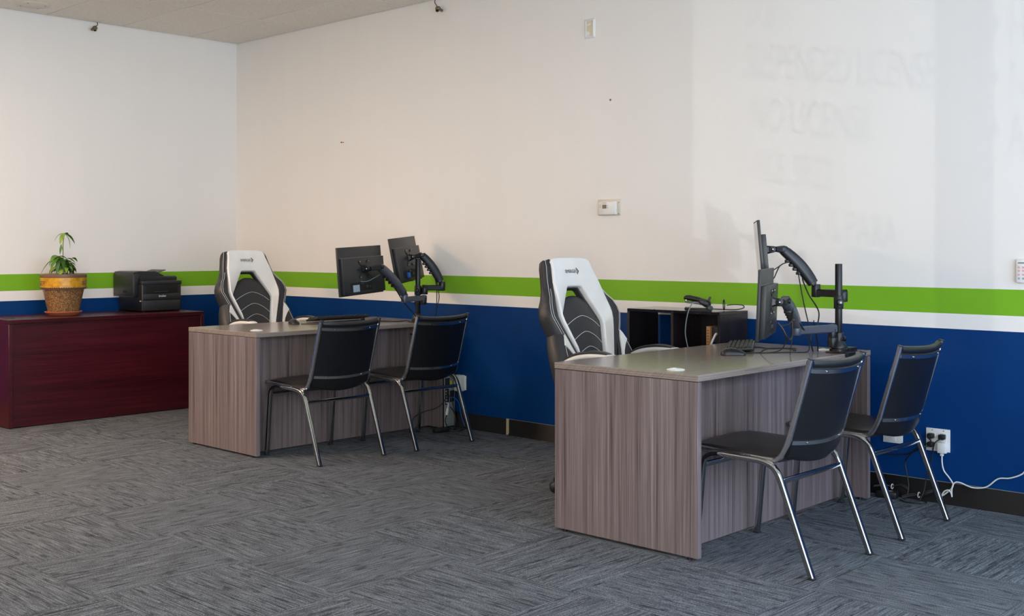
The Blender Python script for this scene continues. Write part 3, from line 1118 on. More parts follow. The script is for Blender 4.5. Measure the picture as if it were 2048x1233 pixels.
# ------------------------------------------------------------------ monitors and arms
def monitor(label, cx, cy, zc, yaw, lean, roll, extra=None):
    mt = Matrix.Translation((cx, cy, zc)) @ Matrix.Rotation(R(yaw), 4, 'Z') @ Matrix.Rotation(R(-lean), 4, 'X') @ Matrix.Rotation(R(-roll), 4, 'Y')
    r = root('monitor', label, 'monitor', group='flat monitors on the pole arms', mat=mt)
    W, Hh = 0.50, 0.31
    MB().box((0, 0.006, 0), (W, 0.014, Hh), 0.002, None, 2).build('panel', 'plastic_dark', r)
    MB().box((0, 0.0133, 0.003), (W - 0.016, 0.001, Hh - 0.022), 0.0).build('screen', 'screen', r)
    hs = MB()
    hs.box2((-W / 2 + 0.016, -0.024, -Hh / 2 + 0.010), (W / 2 - 0.010, 0.0, Hh / 2 - 0.070), 0.003)
    hs.build('rear_housing', 'plastic_dark', r)
    MB().box2((-W / 2 + 0.016, -0.0012, Hh / 2 - 0.070), (W / 2 - 0.010, 0.0, Hh / 2 - 0.0675)).build('seam', 'grey_print', r)
    MB().box2((-0.165, -0.0248, -Hh / 2 + 0.026), (0.085, -0.023, -Hh / 2 + 0.082), 0.0008).build('port_recess', 'hole', r)
    MB().box((-0.035, -0.026, -Hh / 2 + 0.074), (0.032, 0.006, 0.010), 0.001).build('port', 'plastic_dark', r)
    MB().box((0.020, -0.026, -Hh / 2 + 0.050), (0.022, 0.006, 0.018), 0.001).build('port', 'plastic_dark', r)
    MB().box((0.055, -0.026, -Hh / 2 + 0.050), (0.018, 0.006, 0.014), 0.001).build('port', 'plastic_dark', r)
    if extra:
        MB().box2((-0.138, -0.0256, -Hh / 2 + 0.022), (-0.065, -0.0246, -Hh / 2 + 0.066)).build('rating_sticker', 'sticker', r)
    MB().box2((-0.115, -0.0244, 0.004), (-0.055, -0.0239, 0.008)).build('maker_mark', 'plastic_black', r)
    return r, mt


MON = {}
MON['A_up'] = monitor('monitor seen edge-on, on the upper arm of the nearer desk', 4.9227, 2.9358, 1.239, 33.0, 5.0, 0.0)
MON['A_low'] = monitor('monitor seen almost edge-on from behind, on the lower arm of the nearer desk', 4.4487, 2.6224, 1.011, 24.1, -2.4, 0.0)
MON['B_left'] = monitor('monitor with a pale sticker on its back, on the left arm of the farther desk', 4.5904, 5.6631, 1.114, 17.3, 3.4, 2.2, True)
MON['B_right'] = monitor('tilted monitor with a blue video plug, on the right arm of the farther desk', 5.1329, 5.8409, 1.180, 28.2, 10.0, 3.0)


def make_arm(label, px, py, ztop, ents):
    r = root('monitor_arm_stand', label, 'monitor arm', (0, 0, 0))
    z0 = HD + 0.0005
    b = MB()
    b.box((px, py, z0 + 0.004), (0.10, 0.09, 0.008), 0.003)
    b.lathe([(0.044, 0), (0.044, 0.012), (0.040, 0.016), (0.040, 0.026), (0.028, 0.044), (0.026, 0.05), (0.02, 0.05)], (px, py, z0 + 0.007), 28)
    b.build('base', 'metal_black', r)
    c = MB()
    c.box((px + 0.075, py - 0.012, z0 + 0.012), (0.085, 0.055, 0.022), 0.004)
    c.box2((px - 0.04, py - 0.069, z0 - 0.085), (px + 0.04, py - 0.055, z0 + 0.004), 0.002)
    c.box2((px - 0.04, py - 0.069, z0), (px + 0.04, py - 0.040, z0 + 0.005), 0.001)
    c.box2((px - 0.03, py - 0.062, z0 - 0.088), (px + 0.03, py + 0.05, z0 - 0.080), 0.002)
    c.cyl((px, py, z0 - 0.081), (px, py, z0 - 0.030), 0.008)
    c.build('clamp', 'metal_black', r)
    p = MB()
    p.cyl((px, py, z0 + 0.045), (px, py, ztop), 0.0172, None, 28, 0.0015)
    p.build('pole', 'metal_black', r)
    for e in ents:
        zc, E, G0, G1, key, am = e['z'], Vector(e['E']), Vector(e['G0']), Vector(e['G1']), e['key'], e['mat']
        dirE = Vector((E.x - px, E.y - py, 0))
        ln = dirE.length
        dirE.normalize()
        side = Vector((-dirE.y, dirE.x, 0))
        cs = MB()
        cs.cyl((px, py, zc - 0.032), (px, py, zc + 0.032), 0.0235, None, 28, 0.002)
        bd = Vector(e.get('bd', tuple(dirE))).normalized()
        bo = Vector((px, py, 0)) + bd * 0.045
        dirE = Vector((E.x - bo.x, E.y - bo.y, 0)).normalized()
        side = Vector((-dirE.y, dirE.x, 0))
        bz = e.get('boss', 0.0)
        cs.cyl((bo.x, bo.y, zc - 0.028 + bz), (bo.x, bo.y, zc + 0.020 + bz), 0.023, None, 24, 0.002)
        co = cs.build('pole_collar', 'metal_black', r)
        kd = Vector(e['knob']).normalized()
        k0 = Vector((px, py, zc)) + kd * 0.022
        kn = MB()
        kn.cyl(k0, k0 + kd * 0.016, 0.016, 0.013, 16, 0.002)
        kn.build('clamp_knob', 'metal_black', co)
        MB().cyl(k0 + kd * 0.016, k0 + kd * 0.020, 0.005, None, 12).build('knob_bolt', 'chrome', co)
        # lower link
        zl = E.z
        s0 = Vector((bo.x, bo.y, zl))
        if abs(zl - zc) > 0.02:
            m2 = MB()
            m2.cyl((bo.x, bo.y, min(zl, zc)), (bo.x, bo.y, max(zl, zc)), 0.020, None, 24, 0.002)
            m2.build('riser', am if am != 'metal_grey' else 'metal_black', r)
        la = MB()
        la.sweep([s0 - dirE * 0.012, s0 + dirE * 0.02, Vector((E.x, E.y, zl)) - dirE * 0.004], [rrect(0.042, 0.042, 0.35), rrect(0.034, 0.038, 0.3), rrect(0.034, 0.036, 0.3)], (0, 0, 1))
        la.build('lower_link', am, r)
        el = MB()
        el.cyl((E.x, E.y, zl - 0.022), (E.x, E.y, max(G0.z - 0.004, zl + 0.03)), 0.0225, None, 24, 0.003)
        el.build('elbow', am, r)
        # spring arm: arched housing
        n = 14
        prof, path = [], []
        d = (G1 - G0)
        hz = Vector((d.x, d.y, 0))
        hz = hz.normalized() if hz.length > 1e-4 else Vector((1, 0, 0))
        upv = d.normalized().cross(Vector((-hz.y, hz.x, 0))).normalized()
        if upv.z < 0:
            upv = -upv
        for i in range(n + 1):
            t = i / n
            path.append(G0.lerp(G1, t) + upv * (0.010 * math.sin(PI * t)))
            hh = 0.036 + 0.020 * math.sin(PI * min(1.0, 0.22 + 0.62 * t))
            prof.append(rrect(0.046 - 0.006 * t, hh, 0.3))
        ga = MB().sweep(path, prof, upv).build('spring_arm', am, r, 50)
        for sgn in (-1, 1):
            off = Vector((-hz.y, hz.x, 0)) * (sgn * 0.011)
            pts = [path[i] + upv * (prof[i][4][1] + 0.0006) + off for i in range(1, n)]
            MB().tube(pts, 0.0022, 6).build('ridge', am, ga)
        for t in (0.38, 0.50, 0.62, 0.74):
            q = G0.lerp(G1, t) + upv * (0.010 * math.sin(PI * t) - 0.031)
            rot = Matrix((hz, Vector((-hz.y, hz.x, 0)), Vector((0, 0, 1)))).transposed()
            MB().box(q, (0.018, 0.034, 0.016), 0.004, rot).build('cable_clip', 'plastic_black', ga)
        for q in (G0, G1):
            s_ = Vector((-hz.y, hz.x, 0))
            MB().cyl(q - s_ * 0.0235, q + s_ * 0.0235, 0.013, None, 16, 0.002).build('pivot_pin', 'metal_black', ga)
        rot = Matrix((d.normalized(), Vector((-hz.y, hz.x, 0)), upv)).transposed()
        MB().box(G0 - d.normalized() * 0.018 + upv * 0.008, (0.018, 0.030, 0.008), 0.002, rot).build('white_tab', 'white_plastic', ga)
        # tilt head and plate on the monitor
        mt = MON[key][1]
        n_ = (mt.to_3x3() @ Vector((0, -1, 0))).normalized()
        xv = (mt.to_3x3() @ Vector((1, 0, 0))).normalized()
        zv = (mt.to_3x3() @ Vector((0, 0, 1))).normalized()
        pc = mt @ Vector((0.0, -0.0245, 0.008))
        hd = MB()
        jp = pc + n_ * 0.034
        hd.sweep([pc + n_ * 0.002, pc + n_ * 0.012, pc + n_ * 0.046], [rrect(0.046, 0.05, 0.4), rrect(0.040, 0.040, 0.4), rrect(0.034, 0.030, 0.6)], zv)
        hd.cyl(jp - xv * 0.024, jp + xv * 0.024, 0.017, None, 20, 0.003)
        e1 = pc + n_ * 0.046
        hd.sweep([e1, (e1 + G1) / 2, G1], [rrect(0.026, 0.026, 0.4), rrect(0.028, 0.030, 0.3), rrect(0.036, 0.038, 0.3)], (0, 0, 1))
        th = hd.build('tilt_head', 'metal_black', r, 40)
        kb = MB()
        kb.sphere(jp - xv * 0.024, 0.008, (1, 1, 1), 12)
        kb.build('bolt', 'chrome', th)
        # cross-shaped plate
        a, bb_ = 0.058, 0.026
        poly = [(-a, -a), (-a + 0.018, -a), (-bb_, -bb_ - 0.012), (bb_, -bb_ - 0.012), (a - 0.018, -a), (a, -a), (a, -a + 0.018), (bb_ + 0.006, -bb_), (bb_ + 0.006, bb_), (a, a - 0.018),
                (a, a), (a - 0.018, a), (bb_, bb_ + 0.012), (-bb_, bb_ + 0.012), (-a + 0.018, a), (-a, a), (-a, a - 0.018), (-bb_ - 0.006, bb_), (-bb_ - 0.006, -bb_), (-a, -a + 0.018)]
        vp = MB().prism(poly, lambda u, v, f: pc + xv * u + zv * v + n_ * f, 0.0005, 0.0035).build('mount_plate', 'plastic_black', r)
        for su in (-1, 1):
            for sv in (-1, 1):
                q = pc + xv * (0.05 * su) + zv * (0.05 * sv)
                MB().cyl(q + n_ * 0.003, q + n_ * 0.008, 0.005, 0.004, 10).build('screw', 'chrome', vp)
    return r


make_arm('black two-arm monitor pole clamped to the nearer desk', 5.066, 2.588, 1.182, [
    dict(z=0.995, E=(5.135, 2.746, 1.035), G0=(5.124, 2.757, 1.082), G1=(5.021, 2.868, 1.252), key='A_up', mat='metal_black', knob=(-0.75, -0.65, 0), boss=0.03, bd=(0.95, 0.0, 0)),
    dict(z=0.815, E=(4.778, 2.658, 0.868), G0=(4.770, 2.655, 0.900), G1=(4.538, 2.578, 1.020), key='A_low', mat='metal_grey', knob=(0.9, -0.4, 0), boss=-0.01)])
make_arm('black two-arm monitor pole clamped to the farther desk', 5.158, 5.748, 1.185, [
    dict(z=0.968, E=(5.313, 5.672, 0.985), G0=(5.302, 5.680, 1.03), G1=(5.190, 5.742, 1.210), key='B_right', mat='metal_black', knob=(-0.85, -0.5, 0), boss=0.0, bd=(0.75, -0.6, 0)),
    dict(z=0.900, E=(4.959, 5.660, 0.915), G0=(4.942, 5.655, 0.958), G1=(4.700, 5.600, 1.135), key='B_left', mat='metal_grey', knob=(0.9, 0.3, 0), boss=0.0, bd=(0.25, -0.95, 0))])


# ------------------------------------------------------------------ keyboards and mice
def keyboard(label, cx, cy, yaw, L=0.43, D=0.14, tilt=4.0):
    mt = Matrix.Translation((cx, cy, HD)) @ Matrix.Rotation(R(yaw), 4, 'Z') @ Matrix.Translation((0, 0, 0.0015 + math.sin(R(tilt)) * D / 2)) @ Matrix.Rotation(R(tilt), 4, 'X')
    r = root('keyboard', label, 'keyboard', mat=mt)
    MB().box((0, 0, 0.008), (L, D, 0.014), 0.004).build('body', 'plastic_black', r)
    ks = MB()
    for row in range(6):
        y = -D / 2 + 0.018 + row * 0.0208
        x = -L / 2 + 0.012
        i = 0
        while x < L / 2 - 0.018:
            wk = 0.0165
            if row == 0 and 3 <= i < 4:
                wk = 0.105
            if row == 5 and i in (1, 5, 9):
                x += 0.008
            ks.box((x + wk / 2, y, 0.0185), (wk, 0.0165, 0.008), 0.002, None, 1)
            x += wk + 0.0024
            i += 1
    ks.build('keys', 'key', r, kind='stuff')
    for sx in (-1, 1):
        MB().box((sx * (L / 2 - 0.05), D / 2 - 0.014, 0.003 - math.sin(R(tilt)) * D / 2), (0.03, 0.008, 0.002 + math.sin(R(tilt)) * D), 0.002).build('foot', 'plastic_black', r)
    return r


def mouse(label, cx, cy, yaw):
    r = root('computer_mouse', label, 'mouse', (cx, cy, HD), R(yaw))
    rings = []
    for y, hw_, hh in ((-0.058, 0.010, 0.010), (-0.054, 0.021, 0.020), (-0.04, 0.029, 0.031), (-0.015, 0.031, 0.037), (0.015, 0.029, 0.033), (0.040, 0.028, 0.024), (0.054, 0.024, 0.016), (0.058, 0.016, 0.010)):
        ring = []
        for i in range(13):
            a = PI * i / 12
            ring.append((hw_ * math.cos(a) * (1 if abs(math.cos(a)) < 0.95 else 0.97), y, 0.002 + (hh - 0.002) * math.sin(a) ** 0.75))
        rings.append(ring)
    MB().loft(rings).build('shell', 'plastic_black', r, 60)
    MB().box((0, 0.043, 0.0255), (0.003, 0.03, 0.003), 0.0005, Matrix.Rotation(R(-22), 3, 'X')).build('button_gap', 'hole', r)
    MB().cyl((-0.004, 0.034, 0.024), (0.004, 0.034, 0.024), 0.008, None, 16).build('wheel', 'plastic_dark', r)
    return r


keyboard('black keyboard lying on the nearer desk behind the mouse', 4.925, 3.052, 30.0 + 180)
mouse('black mouse at the front end of the keyboard on the nearer desk', 4.60, 2.892, -136)
keyboard('black keyboard raised on its feet on the farther desk', 4.852, 6.235, 180 - 6.0, 0.43, 0.14, 9.0)
mouse('black mouse left of the keyboard on the farther desk', 4.455, 6.20, 160)


# ------------------------------------------------------------------ cube bookcase and what is on it
bx0, bx1, by0, by1, bh = 5.18, 5.463, 3.338, 3.966, 0.910
bk = root('bookcase', 'low espresso cube bookcase against the blue wall', 'bookcase', (bx0, by0, 0))
dx, dy = bx1 - bx0, by1 - by0
pt = 0.016
MB().box2((0, 0, bh - pt), (dx, dy, bh), 0.001, 1).build('top_panel', 'espresso_top', bk)
for ya in (0, dy - pt):
    MB().box2((0, ya, 0), (dx, ya + pt, bh - pt), 0.001, 1).build('side_panel', 'espresso', bk)
MB().box2((0, dy / 2 - pt / 2, 0.0), (dx, dy / 2 + pt / 2, bh - pt), 0.001, 1).build('divider', 'espresso', bk)
for zz in (0.02, 0.310, 0.605):
    for ya, yb in ((pt, dy / 2 - pt / 2), (dy / 2 + pt / 2, dy - pt)):
        MB().box2((0.002, ya, zz), (dx, yb, zz + pt), 0.001, 1).build('shelf', 'espresso', bk)
MB().box2((dx - 0.004, pt, 0.02), (dx, dy / 2, bh - pt)).build('back_panel', 'espresso', bk)
for (sy, sz) in ((0.0, bh - 0.02), (0.0, bh - 0.02)):
    pass
for sx_ in (0.04, 0.24):
    MB().cyl((sx_, 0.0005, bh - 0.03), (sx_, -0.0012, bh - 0.03), 0.006, None, 12).build('screw_cap', 'plastic_dark', bk)
MB().cyl((0.0005, dy / 2, bh - 0.012), (-0.002, dy / 2, bh - 0.012), 0.005, None, 12).build('screw', 'chrome', bk)
MB().cyl((0.02, 0.45, bh - 0.0005), (0.02, 0.45, bh + 0.001), 0.004, None, 12).build('screw', 'plastic_dark', bk)

shz = 0.6215
b1 = root('file_box', 'kraft card file box standing in the right cell of the bookcase', 'box', (5.205, 3.418, shz))
MB().box2((0, 0, 0), (0.20, 0.024, 0.208), 0.002).build('card_body', 'kraft', b1)
for k in range(12):
    MB().box2((-0.0008, 0.006, 0.012 + k * 0.0155), (0.0004, 0.018, 0.018 + k * 0.0155)).build('printed_dash', 'pot_rim', b1)
b2 = root('switch_box', 'black electronics box with small plugs in the right cell of the bookcase', 'box', (5.215, 3.362, shz))
MB().box2((0, 0, 0), (0.18, 0.050, 0.208), 0.003).build('case', 'plastic_black', b2)
for yy, zz in ((0.012, 0.05), (0.03, 0.07), (0.02, 0.11), (0.036, 0.12)):
    MB().box((-0.008, yy, zz), (0.02, 0.012, 0.012), 0.002).build('plug', 'plastic_dark', b2)
cable('short white cable plugged into the black box in the bookcase', [(5.208, 3.372, 0.792), (5.195, 3.374, 0.790), (5.188, 3.382, 0.77), (5.184, 3.396, 0.735), (5.184, 3.404, 0.690), (5.19, 3.406, 0.640)], 0.006, 'cable_white')

# stapler
sp = root('stapler', 'black stapler with raised arm on top of the bookcase', 'stapler', (5.258, 3.530, bh), R(-66))
MB().box((0, 0, 0.008), (0.150, 0.034, 0.014), 0.005).build('base', 'plastic_black', sp)
MB().box((-0.062, 0, 0.017), (0.022, 0.024, 0.004), 0.0015).build('anvil', 'chrome_dull', sp)
SK = 0.82
rings = []
for t, hh, zz in ((0.07, 0.018, 0.040), (0.05, 0.028, 0.046), (0.0, 0.032, 0.060), (-0.045, 0.030, 0.070), (-0.066, 0.026, 0.072), (-0.078, 0.016, 0.069)):
    rings.append([(t, a, zz + b) for a, b in rrect(0.032, hh, 0.6)])
MB().loft(rings).build('handle', 'plastic_black', sp, 60)
MB().sweep([(0.06, 0, 0.026), (0.0, 0, 0.040), (-0.066, 0, 0.047)], rrect(0.018, 0.010, 0.3), (0, 0, 1)).build('magazine', 'chrome_dull', sp)
MB().box((-0.068, 0, 0.056), (0.009, 0.020, 0.022), 0.001).build('driver_head', 'chrome', sp)
MB().cyl((0.055, -0.02, 0.024), (0.055, 0.02, 0.024), 0.012, None, 16, 0.002).build('hinge', 'plastic_dark', sp)
# webcam
wc = root('webcam', 'small black webcam with folding clip beside the stapler on the bookcase', 'webcam', (5.235, 3.478, bh), R(-50))
MB().box((0, 0, 0.046), (0.055, 0.03, 0.030), 0.009, Matrix.Rotation(R(30), 3, 'Y')).build('camera_body', 'plastic_black', wc)
MB().cyl((0.034, -0.02, 0.016), (0.034, 0.02, 0.016), 0.0155, None, 18, 0.002).build('clip_foot', 'plastic_dark', wc)
MB().sweep([(0.0, 0, 0.04), (0.02, 0, 0.028), (0.034, 0, 0.018)], rrect(0.024, 0.008, 0.4), (0, 1, 0)).build('clip_arm', 'plastic_black', wc)
MB().box((0.03, 0, 0.064), (0.012, 0.026, 0.034), 0.005, Matrix.Rotation(R(24), 3, 'Y')).build('clip_jaw', 'plastic_black', wc)
cable('grey webcam cable hanging over the bookcase front', [(5.225, 3.50, 0.958), (5.20, 3.525, 0.955), (5.182, 3.535, 0.925), (5.172, 3.545, 0.88), (5.165, 3.552, 0.80), (5.168, 3.545, 0.74), (5.17, 3.53, 0.68), (5.172, 3.52, 0.60)], 0.0032, 'cable_grey')
cable('thin black cable coiled on top of the bookcase', [(5.27, 3.45, 0.922), (5.33, 3.43, 0.918), (5.385, 3.40, 0.915), (5.42, 3.375, 0.916), (5.44, 3.35, 0.925), (5.43, 3.352, 0.940), (5.39, 3.385, 0.943), (5.36, 3.41, 0.940)], 0.0028)
lp_ = [(5.345 + 0.008 * math.cos(a), 3.418 + 0.010 * math.cos(a), 0.942 + 0.028 * math.sin(a)) for a in [2 * PI * i / 20 for i in range(21)]]
cable('upright loop of black cable tied on top of the bookcase', lp_, 0.003, 'cable_black', None, False, 'cable_loop')


# ------------------------------------------------------------------ printer
pr = root('printer', 'black multifunction laser printer on the dark red desk', 'printer', (4.372, 8.075, HC + 0.0008))
PW, PD = 0.342, 0.372
MB().box2((0, 0, 0.004), (PW, PD, 0.235), 0.012, 3).build('body', 'plastic_black', pr)
for xa in (0.03, PW - 0.03):
    for ya in (0.03, PD - 0.03):
        MB().cyl((xa, ya, 0), (xa, ya, 0.008), 0.012, None, 12).build('foot', 'plastic_black', pr)
MB().box2((0.012, -0.006, 0.010), (PW - 0.012, 0.012, 0.090), 0.004).build('paper_drawer', 'plastic_dark', pr)
MB().box2((0.13, -0.0068, 0.010), (0.205, 0.0, 0.030), 0.002).build('drawer_grip', 'hole', pr)
MB().box2((0.012, -0.006, 0.095), (PW - 0.012, 0.012, 0.142), 0.004).build('front_cover', 'plastic_dark', pr)
sl = MB()
sl.box2((0.036, -0.0065, 0.148), (PW - 0.036, 0.010, 0.210), 0.002)
sl.build('output_slot', 'hole', pr)
MB().box2((0.10, -0.016, 0.150), (0.22, 0.02, 0.160), 0.003).build('output_flap', 'plastic_dark', pr)
MB().box2((0.0, -0.005, 0.212), (PW, 0.05, 0.243), 0.006).build('control_panel', 'plastic_dark', pr)
rings = []
for z, a, b in ((0.232, 0.02, 0.0), (0.246, 0.012, -0.004), (0.270, 0.012, -0.004), (0.278, 0.02, 0.006)):
    rings.append([(0.0 + a, 0.055 + b, z), (PW - a, 0.055 + b, z), (PW - a, PD + 0.02, z), (a, PD + 0.02, z)])
MB().loft(rings).build('scanner_lid', 'plastic_dark', pr)
rings = []
for x, z1 in ((-0.042, 0.285), (-0.032, 0.312), (0.01, 0.318), (0.15, 0.316), (0.215, 0.285), (0.235, 0.270)):
    rings.append([(x, 0.06, 0.262 if x > 0 else 0.12), (x, 0.06, z1), (x, PD + 0.0, z1), (x, PD + 0.0, 0.262 if x > 0 else 0.12)])
MB().loft(rings).build('document_feeder', 'plastic_dark', pr, 30)
MB().box2((-0.044, 0.055, 0.120), (0.004, PD + 0.005, 0.300), 0.010).build('scanner_side', 'plastic_dark', pr)
MB().box2((-0.0465, 0.16, 0.150), (-0.043, 0.215, 0.168), 0.003).build('side_latch', 'hole', pr)
MB().sweep([(0.17, 0.2, 0.300), (0.215, 0.2, 0.314), (0.255, 0.2, 0.325)], rrect(0.22, 0.005, 0.3), (0, 0, 1)).build('paper_tray', 'plastic_dark', pr)
MB().box((-0.002, 0.018, 0.086), (0.006, 0.018, 0.006), 0.001).build('drawer_tab', 'white_plastic', pr)
tb = text_bm('brother', 0.022, 0.0004, Matrix.Translation((0.142, -0.0066, 0.116)) @ Matrix.Rotation(R(90), 4, 'X'), 0.85, 0.0003, 1.06)
tb.build('maker_lettering', 'white_plastic', pr)


# ------------------------------------------------------------------ potted plant
PXc, PYc = 3.793, 8.17
sa = MB().lathe([(0.100, 0.0), (0.108, 0.004), (0.118, 0.016), (0.130, 0.022), (0.133, 0.028), (0.129, 0.031), (0.122, 0.028), (0.112, 0.012), (0.0, 0.010)], (PXc, PYc, HC + 0.0005), 40).build('saucer', 'terracotta')
tag(sa, 'terracotta saucer under the mosaic plant pot', 'saucer')
pp = root('potted_plant', 'small green umbrella plant in a brown and yellow mosaic pot', 'potted plant', (PXc, PYc, HC + 0.0115))
MB().lathe([(0.100, 0.0), (0.106, 0.004), (0.112, 0.03), (0.145, 0.186), (0.147, 0.192), (0.140, 0.192), (0.105, 0.02), (0.0, 0.02)], (0, 0, 0), 48).build('pot_body', 'pot', pp)
MB().lathe([(0.146, 0.186), (0.156, 0.184), (0.159, 0.190), (0.160, 0.196)], (0, 0, 0), 48, False).build('pot_trim', 'pot_rim', pp)
MB().lathe([(0.1605, 0.196), (0.1625, 0.270)], (0, 0, 0), 48, False).build('pot_band', 'pot_yellow', pp)
MB().lathe([(0.1625, 0.270), (0.164, 0.276), (0.1635, 0.293), (0.158, 0.298), (0.148, 0.294), (0.144, 0.192)], (0, 0, 0), 48, False).build('pot_rim', 'pot_rim', pp)
bd = MB()
for k in range(60):
    a = 2 * PI * k / 60
    bd.sphere((0.1605 * math.cos(a), 0.1605 * math.sin(a), 0.197), 0.006, (1, 1, 0.7), 8)
bd.build('bead_ring', 'pot_rim', pp, kind='stuff')
ov = MB()
for ac in (R(-184), R(-50)):
    for k in range(14):
        a = ac + random.Random(k).uniform(-0.28, 0.28)
        z = 0.228 + random.Random(k + 50).uniform(-0.014, 0.018)
        ov.box((0.1625 * math.cos(a), 0.1625 * math.sin(a), z), (0.004, 0.020, 0.008), 0.0015, Matrix.Rotation(a, 3, 'Z'), 1)
ov.build('mosaic_chips', 'pot', pp, kind='stuff')
MB().lathe([(0.143, 0.268), (0.10, 0.274), (0.0, 0.278)], (0, 0, 0), 32, False).build('soil', 'soil', pp)


def leaflet(base, tip, width, sag, name_parent):
    base, tip = Vector(base), Vector(tip)
    d = tip - base
    L = d.length
    dn = d.normalized()
    side = dn.cross(Vector((0, 0, 1)))
    if side.length < 0.05:
        side = Vector((1, 0, 0))
    side.normalize()
    # turn the blade partly toward the room
    up = side.cross(dn).normalized()
    side = (side * 0.85 + up * 0.25).normalized()
    up = side.cross(dn).normalized()
    bm = MB()
    rows = []
    n = 8
    for i in range(n + 1):
        t = i / n
        w = width * (math.sin(PI * (t ** 0.8)) ** 0.8) * (1 - 0.15 * t) + 0.0006
        c = base + d * t + up * (sag * math.sin(PI * t)) - Vector((0, 0, sag * t * t))
        fold = 0.18 * w
        rows.append([c - side * w + up * fold, c, c + side * w + up * fold, c - up * 0.0012])
    bm.loft(rows)
    return bm.build('leaf', 'leaf', name_parent, 60)


def L2(x, z, dy=0.0):
    """world x/z of the plant back into pot coordinates"""
    return (x - PXc, dy, z - (HC + 0.0115))


stm = MB()
stm.tube(smooth_path([L2(3.787, 1.03), L2(3.786, 1.10, -0.01), L2(3.789, 1.20), L2(3.790, 1.30), L2(3.800, 1.368)]), 0.0035, 8)
stm.tube(smooth_path([L2(3.785, 1.03, 0.01), L2(3.76, 1.12, -0.03), L2(3.738, 1.198, -0.05)]), 0.0032, 8)
stm.tube(smooth_path([L2(3.795, 1.03, 0.0), L2(3.81, 1.10, -0.02), L2(3.825, 1.15, -0.02)]), 0.003, 8)
stm.tube(smooth_path([L2(3.778, 1.03, -0.01), L2(3.772, 1.08, -0.06), L2(3.762, 1.12, -0.09)]), 0.003, 8)
stm.tube(smooth_path([L2(3.790, 1.22, 0.0), L2(3.778, 1.26, -0.01), L2(3.770, 1.285, -0.015)]), 0.002, 8)
stm.build('stem', 'stem', pp)
tops = L2(3.800, 1.368)
for (x, z, dy), w in (((3.752, 1.296, -0.03), 0.017), ((3.828, 1.270, -0.03), 0.018), ((3.880, 1.302, 0.0), 0.014), ((3.862, 1.352, 0.05), 0.010), ((3.743, 1.324, 0.04), 0.012)):
    leaflet(tops, L2(x, z, dy), w, 0.012, pp)
m1 = L2(3.736, 1.198, -0.05)
for (x, z, dy), w in (((3.662, 1.165, -0.06), 0.022), ((3.650, 1.112, -0.10), 0.018), ((3.614, 1.087, -0.02), 0.009), ((3.683, 1.075, -0.12), 0.016), ((3.790, 1.150, -0.11), 0.022), ((3.730, 1.10, -0.14), 0.020)):
    leaflet(m1, L2(x, z, dy), w, 0.016, pp)
m2 = L2(3.825, 1.15, -0.02)
for (x, z, dy), w in (((3.868, 1.074, -0.05), 0.018), ((3.885, 1.085, 0.02), 0.010), ((3.843, 1.140, 0.06), 0.014), ((3.80, 1.075, -0.09), 0.018), ((3.760, 1.175, -0.05), 0.014), ((3.850, 1.150, -0.04), 0.010)):
    leaflet(m2, L2(x, z, dy), w, 0.014, pp)
m3 = L2(3.762, 1.12, -0.09)
rnd = random.Random(5)
for k in range(9):
    a = 2 * PI * k / 9 + 0.3
    tip = (m3[0] + 0.075 * math.cos(a), m3[1] + 0.055 * math.sin(a), m3[2] - 0.035 - 0.03 * rnd.random())
    leaflet(m3, tip, 0.017, 0.012, pp)
for k in range(7):
    a = 2 * PI * k / 7
    b0 = L2(3.795, 1.145, -0.03)
    tip = (b0[0] + 0.05 * math.cos(a), b0[1] + 0.05 * math.sin(a), b0[2] - 0.05 - 0.03 * rnd.random())
    leaflet(b0, tip, 0.015, 0.01, pp)
leaflet(L2(3.770, 1.285, -0.015), L2(3.752, 1.212, -0.03), 0.008, 0.004, pp)
for k in range(46):
    a = rnd.uniform(0, 2 * PI)
    q = rnd.uniform(0.0, 0.075)
    b0 = Vector(L2(3.775, 1.130 + rnd.uniform(-0.03, 0.055), -0.03)) + Vector((q * math.cos(a), 0.7 * q * math.sin(a), 0))
    ln = rnd.uniform(0.035, 0.062)
    tip = b0 + Vector((ln * math.cos(a), ln * math.sin(a), -0.6 * ln * rnd.uniform(0.2, 1.2)))
    if tip.z < 0.285:
        tip.z = 0.285 + 0.01 * rnd.random()
    leaflet(b0, tip, rnd.uniform(0.011, 0.017), 0.008, pp)


# ------------------------------------------------------------------ things on the right wall
def on_wall(y, z):
    """frame on the right wall: local x to the viewer's right (-y), local y out of the wall, local z up"""
    return Matrix.Translation((XR, y, z)) @ Matrix(((0, -1, 0, 0), (-1, 0, 0, 0), (0, 0, 1, 0), (0, 0, 0, 1)))


# local coordinates here: (u right, v out, w up)
th = root('thermostat', 'white wall thermostat with small screen on an ivory backing plate', 'thermostat', mat=Matrix.Translation((XR, 4.333, 1.5065)))


def W(u, v, w):
    return (-v, -u, w)


def wbox(mb, u0, u1, v0, v1, w0, w1, bevel=0.0):
    return mb.box2((-v1, -u1, w0), (-v0, -u0, w1), bevel)


